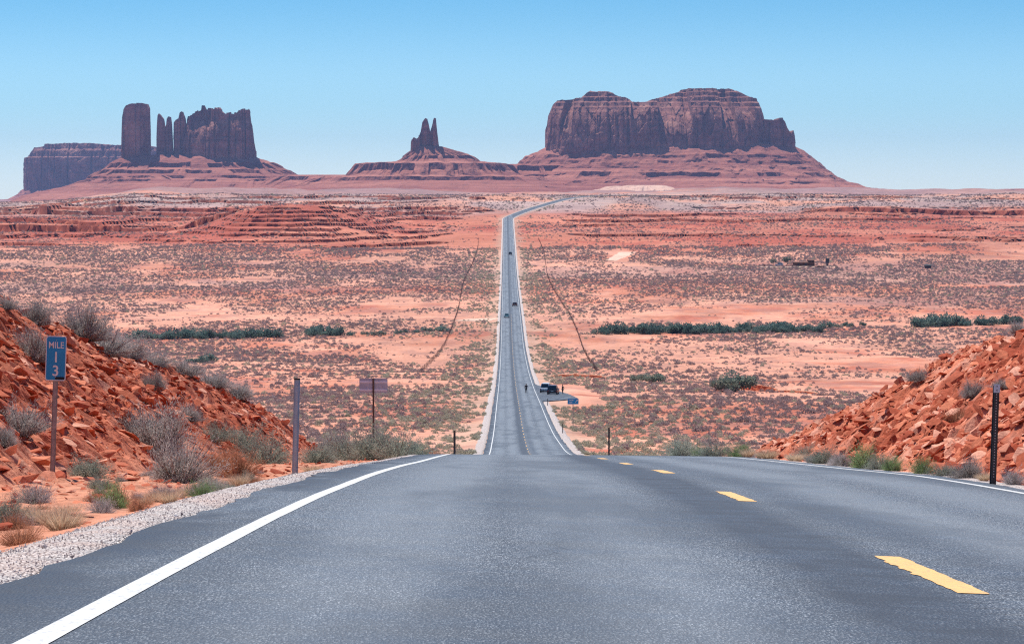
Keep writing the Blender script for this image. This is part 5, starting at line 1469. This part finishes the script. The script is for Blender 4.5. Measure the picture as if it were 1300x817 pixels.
g = at(714.3, 499, 541); person((g[0], 541, turnout_z(541)), 2.2, 'person in dark top standing beside the parked dark vehicle', M['darkcloth'], M['bluecloth'], .06, ((-.18, -.30, 1.30), (.20, -.28, 1.32)), ((-.32, -.1, 1.14), (.32, -.1, 1.14)))

# ------------------------------------------------------------------ homestead on the plain
def gp(px, py): return hit(px, py, 1200, 2200)
g = gp(1020, 338); k = g.y / F
e = empty('low_shed', g, math.radians(4))
MB().box((0, 0, 2.2 * k + .0), (26 * k, 9 * k, 4.6 * k)).build('wall', M['plank'], e)
MB().prism([(-13.5 * k, -5 * k, 4.4 * k), (-13.5 * k, 5 * k, 4.4 * k), (-13.5 * k, 0, 5.6 * k)], (1, 0, 0), 27 * k).build('roof', M['tin'], e)
for xx in (-7, 2): MB().box((xx * k, -4.55 * k, 1.9 * k), (2.2 * k, .12, 3.6 * k)).build('door', M['darksteel'], e)
MB().box((9.5 * k, .5 * k, 4 * k), (8 * k, 7 * k, 7 * k)).build('annex_wall', M['plank'], e)
MB().prism([(5 * k, -3.5 * k, 7.3 * k), (5 * k, 4.5 * k, 7.3 * k), (5 * k, .5 * k, 8.2 * k)], (1, 0, 0), 9.5 * k).build('annex_roof', M['tin'], e)
tag(e, 'long low brown shed with raised end on the far plain', 'shed')
g = gp(1040, 339.5); e = empty('woodpile', g)
for i in range(7): MB().cyl(((-6 + i * .4) * k, random.uniform(-1, 1) * k, (.4 + .5 * (i % 3)) * k), ((5 + i * .3) * k, random.uniform(-1, 1) * k, (.4 + .5 * (i % 3)) * k), .35 * k, n=7).build('log', M['plank'], e)
tag(e, 'low pile of red-brown timber in front of the far shed', 'woodpile')
g = gp(1050, 337.5); e = empty('dark_tower_hut', g)
MB().box((0, 0, 1.6 * k), (3.6 * k, 3.6 * k, 3.6 * k), taper=(.9, .9)).build('base', M['paleplaster'], e)
MB().box((.3 * k, 0, 6.4 * k), (4.4 * k, 4.2 * k, 6.0 * k), taper=(.92, .92)).build('tower_wall', M['darksteel'], e)
MB().box((.3 * k, 0, 9.6 * k), (4.8 * k, 4.6 * k, .6 * k), taper=(.7, .7)).build('roof', M['darksteel'], e)
MB().box((0, -1.85 * k, 1.4 * k), (1.2 * k, .15, 2.6 * k)).build('door', M['plank'], e)
tag(e, 'narrow dark tower-like hut on a pale base beside the far shed', 'hut')
g = gp(990, 338); e = empty('pale_car', g); 
bpy.data.objects.remove(e)
suv('parked_car', bpy.data.materials['white_car_paint'], 'tiny white car parked between the trees and the far shed', gp(989, 337.5), math.radians(80), H=1.9)
g = gp(1178, 340.5); e = empty('dark_hut', g)
MB().box((0, 0, 1.6 * k), (8 * k, 4 * k, 3.4 * k)).build('wall', M['darksteel'], e)
MB().prism([(-4.6 * k, -2.6 * k, 3.2 * k), (-4.6 * k, 2.6 * k, 3.2 * k), (-4.6 * k, 0, 4.6 * k)], (1, 0, 0), 9.2 * k).build('roof', M['darksteel'], e)
MB().box((-1.5 * k, -2.05 * k, 1.2 * k), (1.5 * k, .12, 2.2 * k)).build('door', M['plank'], e)
tag(e, 'small dark hut alone on the far plain, well right of the shed', 'hut')
g = gp(970, 339); e = empty('wooden_post', g); MB().cyl((0, 0, -.3), (0, 0, 3.4 * k), .8 * k, .7 * k, 8).build('shaft', M['plank'], e); MB().box((0, 0, 3.4 * k), (1.9 * k, 1.7 * k, .5 * k)).build('cap', M['plank'], e)
tag(e, 'stubby brown post standing left of the far trees', 'post')
def tree(px, py, hpx, label):
    g = gp(px, py); H = hpx * g.y / F
    e = empty('tree', g)
    mb = MB().cyl((0, 0, -.3), (.05 * H, 0, .45 * H), .035 * H, .022 * H, 7)
    for a in range(4): mb.cyl((.05 * H, 0, .38 * H), (.05 * H + .28 * H * math.cos(a * 1.6), .28 * H * math.sin(a * 1.6), .72 * H), .018 * H, .008 * H, 5)
    mb.build('trunk', M['wood'], e)
    n = 900; L_ = 8; lob = np.concatenate([rng.uniform(-.32, .32, (L_, 2)), rng.uniform(.42, .8, (L_, 1))], 1); k_ = rng.integers(0, L_, n)
    d = rng.normal(size=(n, 3)); d /= np.linalg.norm(d, axis=1, keepdims=True); P = (lob[k_] + d * rng.uniform(.12, .24, n)[:, None]) * H; P[:, 2] = np.clip(P[:, 2], .12 * H, H)
    ln = rng.uniform(.05, .10, n)[:, None] * H
    link('crown', leaf_mesh('crown', P - d * ln * .5, P + d * ln * .5, ln[:, 0] * .6), M['greybush'], e)
    tag(e, label, 'tree')
tree(982, 337.5, 10, 'small round grey-green tree left of the far homestead')
tree(999, 337.5, 13, 'taller grey-green tree beside the far shed')

# single boulders
def boulder(px, py, w_px, label, ymin=15, ymax=130, flat=.8, seed=3, mat='stone'):
    g = hit(px, py, ymin, ymax); s = w_px * g.y / F
    me = rock_proto(900 + seed, 16, flat, 1.0, .8); me.name = 'boulder'; o = link('boulder', me, M[mat])
    o.location = g + Vector((0, 0, s * .15)); o.scale = (s * .85,) * 3; o.rotation_euler = (.2, .3, seed)
    tag(o, label, 'rock')
boulder(328, 520, 16, 'pointed dark red boulder on the end of the left crest', 40, 125, 1.0, 4)
boulder(331, 600, 12, 'small upright orange stone by the dry orange bush', 20, 60, 1.2, 5)
boulder(352, 602, 22, 'flat red stone slab on the gravel beside the steel post', 20, 60, .25, 6)
boulder(364, 599, 14, 'second flat red stone slab touching the steel post', 20, 60, .3, 7)

# ------------------------------------------------------------------ air
def build_haze():
    me = MB().box((0, 8600, 140), (9400, 18000, 460)).mesh('haze')
    o = tag(link('haze', me), kind='stuff')
    m = bpy.data.materials.new('haze_air'); m.use_nodes = True; nt = m.node_tree; nt.nodes.clear()
    v = nt.nodes.new('ShaderNodeVolumePrincipled'); v.inputs['Color'].default_value = (.44, .58, 1.0, 1); v.inputs['Density'].default_value = 2.7e-5
    out = nt.nodes.new('ShaderNodeOutputMaterial'); nt.links.new(v.outputs[0], out.inputs['Volume'])
    me.materials.append(m)
build_haze()
